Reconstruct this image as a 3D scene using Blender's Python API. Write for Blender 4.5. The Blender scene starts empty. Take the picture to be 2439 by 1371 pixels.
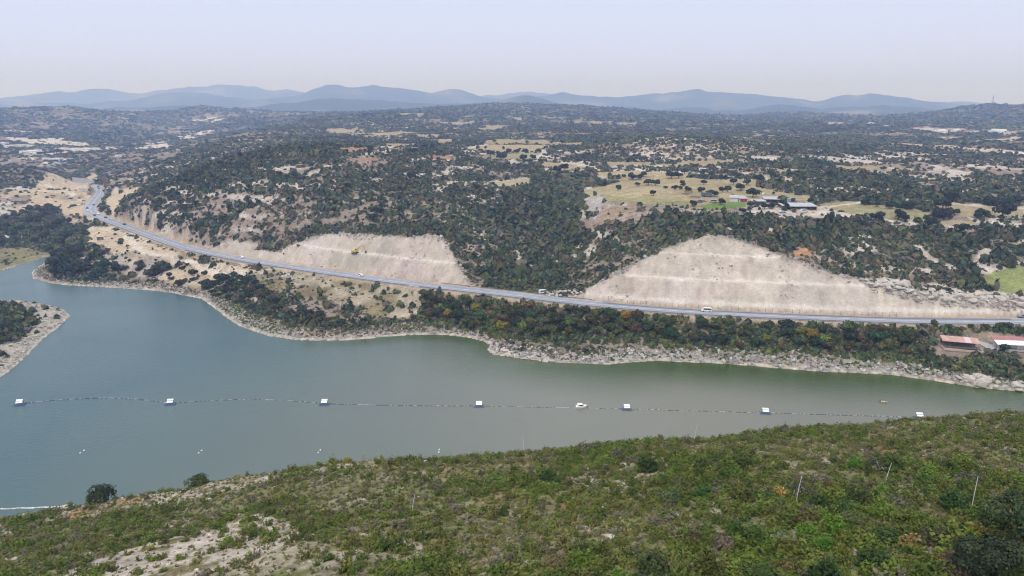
import bpy, math, random
import numpy as np
from math import radians, sin, cos, pi
from mathutils import Vector, Matrix

# ------------------------------------------------------------------ camera, sky, sun, exposure
scene = bpy.context.scene
COL = scene.collection
CAM_H, PITCH, FPX, IW, IH = 110.0, radians(14.4), 1648.0, 2439.0, 1371.0
cd = bpy.data.cameras.new('camera')
cam = bpy.data.objects.new('camera', cd)
COL.objects.link(cam)
cam.location = (0, 0, CAM_H)
cam.rotation_euler = (pi / 2 - PITCH, 0, 0)
cd.sensor_width = 36.0
cd.lens = 36.0 * FPX / IW
cd.clip_start = 1.0
cd.clip_end = 60000.0
scene.camera = cam

SUN_EL, SUN_AZ = radians(52), radians(205)      # azimuth clockwise from +Y (the view direction)
world = bpy.data.worlds.new('World')
scene.world = world
world.use_nodes = True
wn, wl = world.node_tree.nodes, world.node_tree.links
bg = wn['Background']
sky = wn.new('ShaderNodeTexSky')
sky.sky_type = 'NISHITA'
sky.sun_disc = False
sky.sun_elevation = SUN_EL
sky.sun_rotation = SUN_AZ
sky.altitude = 150
sky.air_density = 1.2
sky.dust_density = 4.0
sky.ozone_density = 1.0
vm = wn.new('ShaderNodeVectorMath'); vm.operation = 'SCALE'
vm.inputs['Scale'].default_value = 1.0
wl.new(sky.outputs[0], vm.inputs[0])
mx = wn.new('ShaderNodeMixRGB')
mx.inputs[0].default_value = 0.85                # a bright even overcast veils the blue sky
tcw = wn.new('ShaderNodeTexCoord'); sxw = wn.new('ShaderNodeSeparateXYZ')
wl.new(tcw.outputs['Generated'], sxw.inputs[0])
rw = wn.new('ShaderNodeValToRGB')
rw.color_ramp.elements[0].position = 0.02; rw.color_ramp.elements[0].color = (.82, .89, 1.42, 1)
rw.color_ramp.elements[1].position = 0.80; rw.color_ramp.elements[1].color = (1.20, 1.25, 1.42, 1)
for p_, c_ in ((.16, (.72, .81, 1.13, 1)), (.42, (.80, .86, 1.06, 1))):
    _e = rw.color_ramp.elements.new(p_); _e.color = c_
wl.new(sxw.outputs[2], rw.inputs[0])
vs_ = wn.new('ShaderNodeVectorMath'); vs_.operation = 'SCALE'; vs_.inputs['Scale'].default_value = 9.6
wl.new(rw.outputs[0], vs_.inputs[0])
wl.new(vs_.outputs[0], mx.inputs[2])
wl.new(vm.outputs[0], mx.inputs[1])
wl.new(mx.outputs[0], bg.inputs['Color'])
bg.inputs['Strength'].default_value = 0.1

sd_ = bpy.data.lights.new('sun', 'SUN')
sd_.energy = 1.5
sd_.angle = radians(10)
sd_.color = (1.0, 0.93, 0.82)
sun = bpy.data.objects.new('sun', sd_)
COL.objects.link(sun)
sdir = Vector((sin(SUN_AZ) * cos(SUN_EL), cos(SUN_AZ) * cos(SUN_EL), sin(SUN_EL)))
sun.rotation_euler = sdir.to_track_quat('Z', 'Y').to_euler()
sun.location = (0, 0, 900)

scene.view_settings.view_transform = 'Standard'
scene.view_settings.look = 'None'
scene.view_settings.exposure = 0.16
scene.view_settings.gamma = 1.0
scene.cycles.max_bounces = 6
scene.cycles.diffuse_bounces = 3
scene.cycles.glossy_bounces = 3
scene.cycles.volume_bounces = 5
scene.cycles.use_denoising = True
scene.cycles.filter_width = 1.1
try:
    scene.cycles.denoiser = 'OPENIMAGEDENOISE'
    scene.cycles.denoising_input_passes = 'RGB_ALBEDO_NORMAL'
except Exception:
    pass

rng = np.random.default_rng(7)
random.seed(7)

# ------------------------------------------------------------------ helpers: pixels of the photograph -> rays
SP, CP = sin(PITCH), cos(PITCH)
def ray(px, py):
    xc = (px - IW / 2) / FPX
    yc = -(py - IH / 2) / FPX
    return np.array([xc, CP + yc * SP, -SP + yc * CP])
def at_z(px, py, z):
    d = ray(px, py)
    t = (z - CAM_H) / d[2]
    return d[0] * t, d[1] * t
def at_d(px, py, dist):
    d = ray(px, py)
    t = dist / math.hypot(d[0], d[1])
    return d[0] * t, d[1] * t, CAM_H + d[2] * t
def elev_slope(px, py):
    d = ray(px, py)
    return math.atan2(d[0], d[1]), d[2] / math.hypot(d[0], d[1])

# ------------------------------------------------------------------ noise
def _hash(ix, iy, seed):
    h = (ix * 374761393 + iy * 668265263 + seed * 974634777) & 0xFFFFFFFF
    h = ((h ^ (h >> 13)) * 1274126177) & 0xFFFFFFFF
    h = h ^ (h >> 16)
    return (h & 0xFFFFFF).astype(np.float32) / np.float32(0xFFFFFF)
def vnoise(x, y, seed=0):
    xf, yf = np.floor(x), np.floor(y)
    ix, iy = xf.astype(np.int64), yf.astype(np.int64)
    fx, fy = (x - xf).astype(np.float32), (y - yf).astype(np.float32)
    fx = fx * fx * (3 - 2 * fx); fy = fy * fy * (3 - 2 * fy)
    a, b = _hash(ix, iy, seed), _hash(ix + 1, iy, seed)
    c, d = _hash(ix, iy + 1, seed), _hash(ix + 1, iy + 1, seed)
    return (a + (b - a) * fx) * (1 - fy) + (c + (d - c) * fx) * fy      # 0..1
def fbm(x, y, scale, octaves=4, seed=0, gain=0.5):
    s, amp, tot = 0.0, 1.0, 0.0
    f = 1.0 / scale
    for o in range(octaves):
        s = s + amp * (vnoise(x * f + 17.3 * o, y * f - 9.1 * o, seed + 31 * o) - 0.5)
        tot += amp
        amp *= gain; f *= 2.03
    return s / tot * 2                                                   # about -1..1
def sstep(a, b, x):
    t = np.clip((x - a) / (b - a), 0, 1)
    return t * t * (3 - 2 * t)

# ------------------------------------------------------------------ polygon / polyline measures in plan
def inside(x, y, poly):
    res = np.zeros(x.shape, bool)
    n = len(poly)
    for i in range(n):
        x1, y1 = poly[i]; x2, y2 = poly[(i + 1) % n]
        if y1 == y2:
            continue
        c = (y1 > y) != (y2 > y)
        res ^= c & (x < (x2 - x1) * (y - y1) / (y2 - y1) + x1)
    return res
def seg_dist(x, y, pts, closed=False):
    best = np.full(x.shape, 1e9); par = np.zeros(x.shape); side = np.zeros(x.shape)
    n = len(pts)
    for i in range(n if closed else n - 1):
        x1, y1 = pts[i][:2]; x2, y2 = pts[(i + 1) % n][:2]
        dx, dy = x2 - x1, y2 - y1
        L = dx * dx + dy * dy
        if L < 1e-9:
            continue
        t = np.clip(((x - x1) * dx + (y - y1) * dy) / L, 0, 1)
        ex, ey = x - (x1 + t * dx), y - (y1 + t * dy)
        d = ex * ex + ey * ey
        m = d < best
        best = np.where(m, d, best)
        par = np.where(m, i + t, par)
        side = np.where(m, dx * ey - dy * ex, side)
    return np.sqrt(best), par, side
def smooth_line(pts, n=10):
    P = np.array(pts, float)
    out = []
    for i in range(len(P) - 1):
        p0, p1, p2, p3 = P[max(i - 1, 0)], P[i], P[i + 1], P[min(i + 2, len(P) - 1)]
        for k in range(n):
            t = k / n
            out.append(0.5 * ((2 * p1) + (-p0 + p2) * t + (2 * p0 - 5 * p1 + 4 * p2 - p3) * t * t + (-p0 + 3 * p1 - 3 * p2 + p3) * t ** 3))
    out.append(P[-1])
    return np.array(out)
# ------------------------------------------------------------------ lake outline, road line (measured on the photograph, laid out in plan)
shore_far = [(-420, 700), (-200, 672), (0, 646), (60, 626), (108, 612), (128, 609), (122, 617), (92, 634), (76, 648), (80, 662), (110, 672), (160, 679), (250, 684), (320, 688), (380, 693),
    (430, 701), (480, 711), (515, 735), (545, 760), (580, 780), (640, 800), (700, 808), (760, 811), (820, 810), (880, 806), (940, 800), (1000, 796), (1060, 797),
    (1110, 802), (1150, 812), (1166, 821), (1161, 832), (1172, 844), (1220, 851), (1300, 860), (1380, 866), (1440, 868), (1500, 862), (1560, 859), (1650, 862), (1750, 868),
    (1850, 876), (1950, 884), (2050, 888), (2130, 893), (2200, 903), (2280, 915), (2350, 925), (2439, 932), (2650, 950)]
shore_left = [(-420, 1060), (-150, 960), (0, 897), (30, 879), (70, 841), (110, 801), (150, 770), (168, 751), (150, 736), (100, 723), (40, 716), (0, 716), (-150, 735), (-420, 800)]
near_shore = [(370, 215), (230, 203), (155, 196), (100, 190), (50, 183), (0, 176), (-40, 168), (-80, 160), (-112, 154), (-140, 152), (-170, 168), (-230, 190)]
lake = [at_z(a, b, 0) for a, b in shore_far] + near_shore + [at_z(a, b, 0) for a, b in shore_left]

road_px = [(2800, 778, 14), (2600, 772, 14), (2439, 766, 14), (2200, 764, 14), (2000, 758, 14), (1800, 750, 14), (1600, 739, 14), (1400, 722, 14.3), (1200, 699.5, 14.6), (1000, 677, 15),
    (850, 658, 15), (700, 636, 15), (580, 617.5, 15), (452, 591, 15), (360, 561, 15), (300, 539, 15), (257, 523.5, 15), (229, 511.5, 15.2), (213, 499, 15.5), (220, 486, 15.7), (228, 474, 16), (238, 461.6, 16),
    (241, 452, 16), (234, 446, 16), (220, 442, 16), (196, 437.6, 16), (171, 434.6, 16), (134, 431, 16), (97, 428.5, 16), (0, 425, 16), (-200, 420, 16)]
road_ctl = [(*at_z(a, b, z), z) for a, b, z in road_px]
road = smooth_line(road_ctl, 6)
ROAD_HW = 5.6

def road_measure(x, y):
    d, par, side = seg_dist(x, y, road)
    i = np.clip(par.astype(int), 0, len(road) - 2)
    rz = road[i, 2] + (road[i + 1, 2] - road[i, 2]) * (par - i)
    return d, par / 6.0, -side, rz          # side > 0: uphill side (away from the lake)

def cut_height(u, rz, par):
    # stepped excavated face: three lifts with narrow benches on the right, two softer ones on the left
    u = np.maximum(u, 0)
    a = rz + 0.2
    right = a + np.interp(u, [0, 2.0, 4.4, 13.0, 15.7, 26.2, 29.0, 60, 120], [.2, 2.9, 2.95, 11.2, 11.35, 21.7, 21.9, 48, 96])
    left = a + np.interp(u, [0, 10.6, 13.4, 60, 120], [.2, 9.3, 9.5, 50, 100])
    w = sstep(8.2, 8.9, par)                # right cut has par 1..7.5, left cut 9..13.5
    return right * (1 - w) + left * w

def cut_px(px, py):
    # where a sight line of the photograph meets the excavated face
    d = ray(px, py)
    L = math.hypot(d[0], d[1])
    rr = np.arange(280, 560, 0.15)
    X, Y = d[0] / L * rr, d[1] / L * rr
    dd, par, side, rz = road_measure(X, Y)
    ch = cut_height(dd - 7.0, rz, par)
    zz = CAM_H + d[2] / L * rr
    ok = (side > 0) & (dd > 6.5) & (ch >= zz)
    i = np.argmax(ok)
    return X[i], Y[i], ch[i]

# ------------------------------------------------------------------ terrain control points
C3 = []                                       # (x, y, z)
def Z(px, py, z):
    C3.append((*at_z(px, py, z), z))
def D(px, py, dist):
    C3.append(at_d(px, py, dist))
def P(x, y, z):
    C3.append((x, y, z))
for a, b in shore_far:
    P(*at_z(a, b, 0), 0.2)
for a, b in shore_left:
    P(*at_z(a, b, 0), 0.2)
for x, y in near_shore:
    P(x, y, 0.0)
for a, b in [(300, 800), (700, 880), (1200, 920), (1700, 920), (2200, 950), (100, 950), (900, 1000), (1600, 980)]:
    Z(a, b, -6)
for (x, y, z) in road_ctl[::1]:
    P(x, y, z - 0.1)
# near slope
for q in [(-300, 1371, 54), (0, 1371, 59), (300, 1371, 62.5), (600, 1371, 67), (900, 1371, 70), (1220, 1371, 73), (1500, 1371, 75), (1800, 1371, 77), (2100, 1371, 78.5), (2439, 1371, 80), (2800, 1371, 80),
          (0, 1300, 46), (400, 1270, 52), (800, 1235, 60.5), (1220, 1220, 65), (1500, 1205, 67), (1800, 1190, 69), (2100, 1175, 71), (2439, 1150, 72), (2800, 1120, 72),
          (400, 1195, 43), (800, 1150, 54), (1220, 1140, 58.5), (1800, 1100, 63), (2439, 1050, 65.5),
          (-300, 1340, 28), (-100, 1272, 29), (0, 1250, 30), (100, 1228, 31.5), (150, 1220, 32.5), (240, 1202, 35), (350, 1175, 38), (500, 1148, 42), (650, 1126, 45), (800, 1103, 48), (1000, 1095, 50), (1220, 1081, 52), (1500, 1055, 54),
          (1750, 1040, 56), (2000, 1018, 57), (2200, 1002, 58), (2439, 989, 59), (2800, 970, 59)]:
    Z(*q)
for q in [(0, 0, 84), (0, 22, 82), (-30, 20, 76), (30, 15, 86), (-80, 20, 62), (90, 10, 92), (0, -60, 100), (-100, -40, 75), (100, -60, 105), (0, 136, 34), (60, 142, 36), (-40, 130, 30), (120, 150, 37), (-75, 138, 19), (170, 150, 38),
          (-115, 140, 10), (-180, 110, 15), (260, 150, 40), (120, 25, 100), (170, 60, 96), (210, 110, 68), (150, 95, 72), (8, 6, 84), (-8, 6, 82), (-130, 40, 48), (-170, 60, 30)]:
    P(*q)
# bank between lake and road
for q in [(1100, 760, 5), (1300, 780, 6), (1500, 790, 6.5), (1700, 800, 7.5), (1900, 815, 7.5), (2100, 830, 7), (2290, 835, 7.8), (2400, 850, 7.4), (2290, 800, 9), (2439, 880, 4.5), (1300, 840, 1.2), (1450, 840, 1.3), (1250, 830, 1.6),
          (700, 690, 10), (800, 690, 11.5), (900, 710, 10.5), (1000, 730, 8.5), (850, 760, 4.5), (650, 740, 5.5), (600, 690, 8.5), (540, 650, 10.5), (560, 720, 3.5), (900, 775, 3), (1000, 770, 3.2),
          (480, 636, 11.5), (400, 612, 12.5), (320, 588, 13), (260, 578, 13), (225, 560, 13), (450, 672, 5.5), (390, 655, 5.5), (330, 640, 5.5), (270, 625, 6), (430, 690, 1.5), (320, 672, 1.2), (230, 668, 1), (160, 655, 2), (160, 630, 4), (190, 610, 6.5), (240, 640, 3.2),
          (200, 580, 10), (150, 560, 9), (100, 590, 3.5), (60, 605, 1.5), (0, 620, 1.5), (100, 540, 9), (0, 560, 8), (100, 510, 11), (180, 520, 13), (120, 480, 14), (60, 490, 14), (150, 450, 15.5), (200, 455, 15.5), (0, 480, 16), (-150, 520, 16), (-150, 600, 4),
          (0, 760, 4.5), (40, 745, 3.5), (-100, 800, 7), (60, 790, 1.5), (30, 840, 1.2), (-60, 870, 2.5), (-250, 900, 8), (100, 760, 1.0)]:
    Z(*q)
# excavated faces: their upper edge, and natural ground that stood in front of them
out_left = [(475, 579), (540, 586), (600, 596), (640, 598), (700, 579), (760, 562), (800, 555), (860, 560), (900, 562), (985, 561), (1050, 566), (1075, 606), (1095, 640), (1118, 672), (1130, 688)]
out_right = [(1365, 707), (1400, 691), (1440, 667), (1500, 634), (1560, 598), (1620, 573), (1660, 561), (1700, 557), (1760, 565), (1820, 588), (1880, 613), (1950, 641), (2010, 658), (2060, 668), (2130, 682),
             (2200, 697), (2260, 708), (2320, 716), (2439, 714), (2600, 722)]
for a, b in out_left + out_right:
    P(*cut_px(a, b))
for a, b in [(520, 597), (600, 608), (700, 605), (740, 620), (780, 585), (850, 590), (850, 635), (900, 590), (980, 590), (960, 650), (1030, 600), (1050, 650), (660, 615),
             (1420, 700), (1480, 680), (1500, 710), (1560, 640), (1600, 690), (1640, 600), (1700, 590), (1700, 640), (1700, 690), (1780, 610), (1800, 660), (1850, 700), (1900, 660), (1950, 690), (2030, 700), (2100, 720), (2200, 735), (2320, 740), (2450, 742)]:
    x, y, z = cut_px(a, b)
    P(x, y, z + (1.5 if a < 760 else 6))
# valley between the two faces, right-hand plateau
for q in [(1200, 684, 14.5), (1280, 690, 15), (1340, 698, 15.5), (1280, 650, 18), (1285, 600, 22), (1290, 550, 28), (1290, 500, 35), (1270, 450, 43), (1230, 400, 50), (1380, 650, 21), (1400, 620, 26), (1450, 590, 33),
          (1170, 640, 20), (1150, 600, 26), (1180, 560, 31), (1200, 520, 36), (1380, 560, 31), (1400, 530, 39), (1350, 520, 36), (1420, 464, 51), (1500, 478, 50.5), (1500, 520, 46), (1560, 560, 40.5),
          (1600, 530, 47), (1690, 545, 46), (1690, 525, 48), (1800, 560, 43.5), (1750, 500, 49.5), (1750, 480, 50), (1900, 490, 50), (1900, 540, 46.5), (2050, 510, 48.5), (2000, 600, 37), (2100, 630, 31), (2200, 640, 29.5), (2200, 570, 40), (2350, 600, 35.5), (2350, 680, 24.5), (2439, 690, 23.5), (2439, 660, 27),
          (2439, 600, 36), (2439, 530, 45), (2200, 500, 49.5), (2300, 690, 23), (2700, 600, 36), (2700, 700, 24), (2700, 500, 47),
          (1500, 450, 52), (1700, 440, 53), (1450, 410, 54), (1600, 390, 56), (1800, 410, 55.5), (1300, 400, 52), (1350, 383, 55), (2000, 450, 54), (1950, 430, 58), (2439, 470, 50), (2300, 440, 52), (2100, 400, 57), (2300, 400, 54), (2439, 400, 52), (2700, 420, 50),
          (1450, 375, 58), (1560, 328, 78), (1700, 332, 74), (1850, 350, 68), (1500, 350, 68), (1250, 345, 60), (1150, 350, 61), (1320, 343, 60), (1400, 330, 66)]:
    Z(*q)
# left-hand hill
for q in [(300, 510, 500 + 150), (350, 500, 600), (400, 540, 530), (500, 570, 490), (600, 560, 470), (700, 540, 470), (600, 500, 530), (700, 450, 560), (800, 500, 500), (900, 520, 480), (1000, 530, 468), (1100, 560, 440), (1060, 480, 520), (1000, 440, 580), (900, 430, 590), (800, 400, 620),
          (500, 460, 590), (300, 478, 690), (350, 462, 660), (420, 435, 660), (500, 405, 670), (560, 388, 680), (640, 362, 690), (700, 351, 700), (800, 349, 720), (900, 352, 740), (1000, 362, 750), (1100, 382, 730), (1180, 420, 680), (1130, 500, 520),
          (420, 400, 900), (340, 425, 860), (300, 440, 830), (260, 430, 880), (330, 400, 960), (380, 405, 930), (450, 372, 1050), (500, 352, 1130), (550, 335, 1250), (600, 315, 1500), (700, 292, 1900), (800, 280, 2200),
          (600, 350, 1080), (700, 335, 1280), (800, 320, 1450), (900, 310, 1550), (1000, 300, 1700), (1000, 335, 1100), (900, 335, 1080), (1100, 320, 1300), (1100, 290, 1900), (1250, 290, 1800), (1250, 272, 2300), (1250, 251, 3000), (1000, 262, 3000), (1120, 252, 3000), (1400, 256, 2950), (1520, 268, 2800),
          (1650, 282, 2500), (1400, 300, 1700), (1400, 280, 2200), (1600, 300, 1900), (1700, 290, 2300), (1800, 300, 1950), (1900, 330, 1450), (2000, 300, 2000), (2100, 340, 1350), (2200, 305, 2000), (2300, 350, 1250), (2439, 320, 1800), (2439, 360, 1100),
          (2300, 256, 3200), (2380, 252, 3200), (2439, 251, 3200), (2240, 265, 3200), (2170, 282, 3200), (2060, 282, 3300), (1900, 272, 3400), (2000, 280, 3000), (1780, 282, 3200), (2300, 285, 2700), (2100, 300, 2200), (1900, 300, 2200), (2700, 260, 3200), (2700, 330, 1500),
          (200, 400, 1050), (100, 400, 1080), (0, 400, 1080), (230, 420, 960), (200, 350, 1650), (50, 350, 1650), (100, 320, 2200), (330, 360, 1500), (330, 320, 2300), (420, 315, 2500), (150, 257, 3000), (60, 260, 3000), (0, 263, 3000), (-200, 262, 3000), (210, 262, 3000), (250, 275, 2900), (330, 295, 2800),
          (400, 292, 3100), (430, 265, 3300), (480, 256, 3300), (540, 261, 3300), (650, 270, 3600), (750, 274, 3600), (560, 285, 2900), (450, 335, 1700), (-300, 400, 1100), (-300, 330, 2000), (150, 290, 2600), (0, 290, 2600),
          (600, 303, 2500), (600, 288, 2950), (640, 294, 2600), (500, 340, 1900), (500, 325, 2400), (700, 281, 2800), (760, 276, 3000), (450, 358, 1650), (450, 345, 2000), (400, 388, 1300), (400, 368, 1650), (350, 410, 1150), (330, 284, 3900), (250, 264, 4000), (390, 300, 3000), (380, 312, 2700), (540, 300, 2600), (480, 280, 3100),
          (300, 340, 2000), (180, 275, 2850), (80, 280, 2800), (130, 305, 2500), (250, 300, 2650), (1780, 276, 3500), (1850, 268, 3700), (1950, 268, 3700),
          (-400, 470, 760), (-400, 520, 600)]:
    D(*q)
for az in (-70, -50, -35, -20, -5, 10, 25, 40, 55, 70):
    a = radians(az)
    P(4500 * sin(a), 4500 * cos(a), 62)
    P(7000 * sin(a), 7000 * cos(a), 62)

C3 = np.array(C3)
def to_ln(x, y):
    return np.arctan2(x, y), 0.5 * np.log(x * x + y * y + 1e-6)
cu, cv = to_ln(C3[:, 0], np.maximum(C3[:, 1], -200))
behind = C3[:, 1] < 5
keep = (cv > math.log(5))
CU, CV, CZ = cu[keep], cv[keep], C3[keep, 2]
# thin out control points that fall on one another
ord_, used = [], []
for i in range(len(CU)):
    if all((CU[i] - CU[j]) ** 2 + (CV[i] - CV[j]) ** 2 > 0.008 ** 2 for j in used):
        used.append(i)
CU, CV, CZ = CU[used], CV[used], CZ[used]
KC = 0.012
def kern(du, dv):
    return np.sqrt(du * du + dv * dv + KC * KC)
n = len(CU)
A = np.zeros((n + 3, n + 3))
A[:n, :n] = kern(CU[:, None] - CU[None], CV[:, None] - CV[None]) 
A[:n, :n] -= np.eye(n) * 0.0008
A[:n, n], A[:n, n + 1], A[:n, n + 2] = 1, CU, CV
A[n:, :n] = A[:n, n:].T
W = np.linalg.solve(A, np.concatenate([CZ, [0, 0, 0]]))
def rbf(u, v):
    out = W[n] + W[n + 1] * u + W[n + 2] * v
    for i in range(n):
        out = out + W[i] * kern(u - CU[i], v - CV[i])
    return out

# ------------------------------------------------------------------ terrain grid: azimuth x ln(range) about a point of the near slope
AZ0, AZ1, NA = radians(-82), radians(82), 1641
R0, R1, NR = math.log(6.0), math.log(4600.0), 1490
gu = np.linspace(AZ0, AZ1, NA); gv = np.linspace(R0, R1, NR)
ncu, ncv = 412, 374
U, V = np.meshgrid(np.linspace(AZ0, AZ1, ncu), np.linspace(R0, R1, ncv))
coarse = rbf(U, V)
def upsample(c):
    fu = np.linspace(0, ncu - 1, NA); fv = np.linspace(0, ncv - 1, NR)
    iu = np.minimum(fu.astype(int), ncu - 2); iv = np.minimum(fv.astype(int), ncv - 2)
    tu, tv = (fu - iu)[None], (fv - iv)[:, None]
    a = c[iv][:, iu]; b = c[iv][:, iu + 1]; d = c[iv + 1][:, iu]; e = c[iv + 1][:, iu + 1]
    return (a * (1 - tu) + b * tu) * (1 - tv) + (d * (1 - tu) + e * tu) * tv
GZ = upsample(coarse)
GU, GV = np.meshgrid(gu, gv)
GR = np.exp(GV)
GX, GY = GR * np.sin(GU), GR * np.cos(GU)

NEAR = GR < 245                                             # near slope
NEARHILL = sstep(235, 200, GR) 
rowsL = (gv > math.log(95)) & (gv < math.log(1500))
sl = slice(np.argmax(rowsL), NR - np.argmax(rowsL[::-1]))
LX, LY = GX[sl], GY[sl]
# distance to lake (positive on land)
ld, _, _ = seg_dist(LX, LY, lake, closed=True)
ld = np.where(inside(LX, LY, lake), -ld, ld)
LAKE = np.full(GX.shape, 1e3); LAKE[sl] = ld
LAKE = LAKE + np.where(np.abs(LAKE) < 40, fbm(GX, GY, 5.0, 3, 5) * 0.7, 0)
rd, rp, rs, rz = road_measure(LX, LY)
RD = np.full(GX.shape, 1e3); RP = np.zeros(GX.shape); RS = np.zeros(GX.shape); RZ = np.zeros(GX.shape)
RD[sl], RP[sl], RS[sl], RZ[sl] = rd, rp, rs, rz

far_w = sstep(250, 400, GR)
rough = fbm(GX, GY, 60, 4, 11) * 2.2 * far_w + fbm(GX, GY, 400, 3, 12) * 8 * sstep(900, 2200, GR) + (.5 - np.abs(fbm(GX, GY, 150, 4, 13))) * 7 * sstep(600, 1300, GR)
rough += fbm(GX, GY, 9, 3, 14) * 0.7 * far_w + fbm(GX, GY, 12, 4, 15) * 0.8 * (1 - far_w)
soft = sstep(8, 60, RD) * sstep(2, 40, np.abs(LAKE))
# hard ledges of limestone on the hills
ledge = fbm(GX, GY, 45, 3, 16)
rough += (np.floor(ledge * 6) / 6 - ledge) * 3.0 * far_w * sstep(1500, 700, GR)
NATZ = GZ + rough * (0.25 + 0.75 * soft)

# excavated faces
up = RS > 0
ROADLEN = np.concatenate([[0], np.cumsum(np.linalg.norm(np.diff(road[:, :2], axis=0), axis=1))])
SL = np.interp(RP * 6.0, np.arange(len(road)), ROADLEN)
u = RD - 7.0 + fbm(GX, GY, 14, 3, 21) * 0.4 * sstep(0, 6, RD - 7)
ch = cut_height(u, RZ, RP)
onb = np.where(RP < 8.5, sstep(1.8, 2.2, u) * sstep(4.6, 4.2, u) + sstep(12.8, 13.2, u) * sstep(15.9, 15.5, u) + sstep(26, 26.4, u) * sstep(29.2, 28.8, u), sstep(10.3, 10.8, u) * sstep(13.6, 13.1, u))
GUL = fbm(SL, u * 0.22, 2.6, 4, 26)
chn = (fbm(GX, GY, 4.5, 4, 22) * 0.45 + GUL * 0.45 + fbm(GX, GY, 1.9, 2, 24) * 0.2) * (1 - .8 * onb)
ends = 60 * (sstep(0.9, 0.2, RP) + sstep(12.5, 13.1, RP))
okc = up & (RD < 110)
_oc = np.array([cut_px(a, b)[:2] for a, b in out_left + out_right])
_od, _op, _, _ = road_measure(_oc[:, 0], _oc[:, 1]); _oi = np.argsort(_op)
umax = np.interp(RP, _op[_oi], _od[_oi] - 7.0) + 2.0 + fbm(GX, GY, 16, 3, 25) * 2.0
chf = np.maximum(u - umax, 0) * 4 + ch + chn * sstep(1, 6, u) + ends
NZ = np.where(okc, np.minimum(NATZ, chf), NATZ)
NZ = np.where((RS < 0) & (RD < 70) & (RP < 20), np.minimum(NZ, RZ - 0.3 - 0.10 * np.clip(RD - 7, 0, 20) + 0.5 * fbm(GX, GY, 10, 3, 23)), NZ)     # the bank falls away from the road
CUT = np.where(okc & (RD > 6.5), sstep(-0.2, 0.5, NATZ - chf), 0.0)
# road bed
bed = RZ - 0.12
w = sstep(12.0, 6.6, RD)
NZ = NZ * (1 - w) + bed * w
# lake bed and shore line
shore_h = 0.12 + np.clip(LAKE, 0, None) * 0.30
NZ = np.where(LAKE > 0, np.where(LAKE < 30, np.maximum(NZ, np.minimum(shore_h, 1.2)), NZ), np.minimum(NZ, -0.1 + np.clip(LAKE, -40, 0) * 0.16))
NZ = np.where((LAKE > 0) & (LAKE < 12) & (GR > 240), np.minimum(NZ, 0.15 + LAKE * 0.55), NZ)
NZ = np.where((LAKE >= 30) & (GR > 120), np.maximum(NZ, 0.8), NZ)
GZ = NZ

def lookup(arr, x, y):
    u_, v_ = to_ln(np.asarray(x, float), np.asarray(y, float))
    fu = np.clip((u_ - AZ0) / (AZ1 - AZ0) * (NA - 1), 0, NA - 1.001); fv = np.clip((v_ - R0) / (R1 - R0) * (NR - 1), 0, NR - 1.001)
    iu, iv = fu.astype(int), fv.astype(int)
    tu, tv = fu - iu, fv - iv
    return (arr[iv, iu] * (1 - tu) + arr[iv, iu + 1] * tu) * (1 - tv) + (arr[iv + 1, iu] * (1 - tu) + arr[iv + 1, iu + 1] * tu) * tv
def ground(x, y):
    return float(lookup(GZ, np.array([x]), np.array([y]))[0])
def hit(px, py):
    """the place on the ground seen at a point of the photograph"""
    az, s = elev_slope(px, py)
    fu = np.clip((az - AZ0) / (AZ1 - AZ0) * (NA - 1), 0, NA - 1.001)
    iu = int(fu); tu = fu - iu
    zz = GZ[:, iu] * (1 - tu) + GZ[:, iu + 1] * tu
    r = np.exp(gv)
    f = zz - (CAM_H + s * r)
    i = np.argmax(f > 0)
    if not (f > 0).any():
        i = len(r) - 1
        return r[i] * sin(az), r[i] * cos(az), zz[i]
    if i == 0:
        return r[0] * sin(az), r[0] * cos(az), zz[0]
    t = f[i - 1] / (f[i - 1] - f[i])
    rr = r[i - 1] + (r[i] - r[i - 1]) * t
    return rr * sin(az), rr * cos(az), zz[i - 1] + (zz[i] - zz[i - 1]) * t
# what the camera's neighbourhood can see
el = (GZ - CAM_H) / GR
VIS = (el + 4.0 / GR) >= np.maximum.accumulate(el, axis=0) - 0.004
# ------------------------------------------------------------------ ground cover, laid out in plan from places seen in the photograph
def zp(ox, oy, k, pts):
    return [(ox + a / k, oy + b / k) for a, b in pts]
def z1(*pts): return zp(0, 180, 2.974, pts)          # notes taken on enlarged parts of the photograph
def z2(*pts): return zp(800, 180, 2.904, pts)
def z3(*pts): return zp(1620, 180, 2.978, pts)
def plan(px):
    return [hit(a, b)[:2] for a, b in px]
WX = GX + fbm(GX, GY, 18, 3, 41) * 3.0 + fbm(GX, GY, 5, 2, 42) * 1.0
WY = GY + fbm(GX, GY, 18, 3, 43) * 3.0 + fbm(GX, GY, 5, 2, 44) * 1.0
WXF = GX + fbm(GX, GY, 60, 3, 45) * 0.02 * GR
WYF = GY + fbm(GX, GY, 60, 3, 46) * 0.04 * GR
def mask(px, far=False, soft_px=None):
    poly = plan(px) if len(px) and len(px[0]) == 2 else px
    P_ = np.array(poly)
    m = np.zeros(GX.shape, bool)
    x0, y0 = P_.min(0) - 30; x1, y1 = P_.max(0) + 30
    a = (GX > x0) & (GX < x1) & (GY > y0) & (GY < y1)
    ii = np.where(a)
    wx, wy = (WXF, WYF) if far else (WX, WY)
    m[ii] = inside(wx[ii], wy[ii], poly)
    return m
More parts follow.
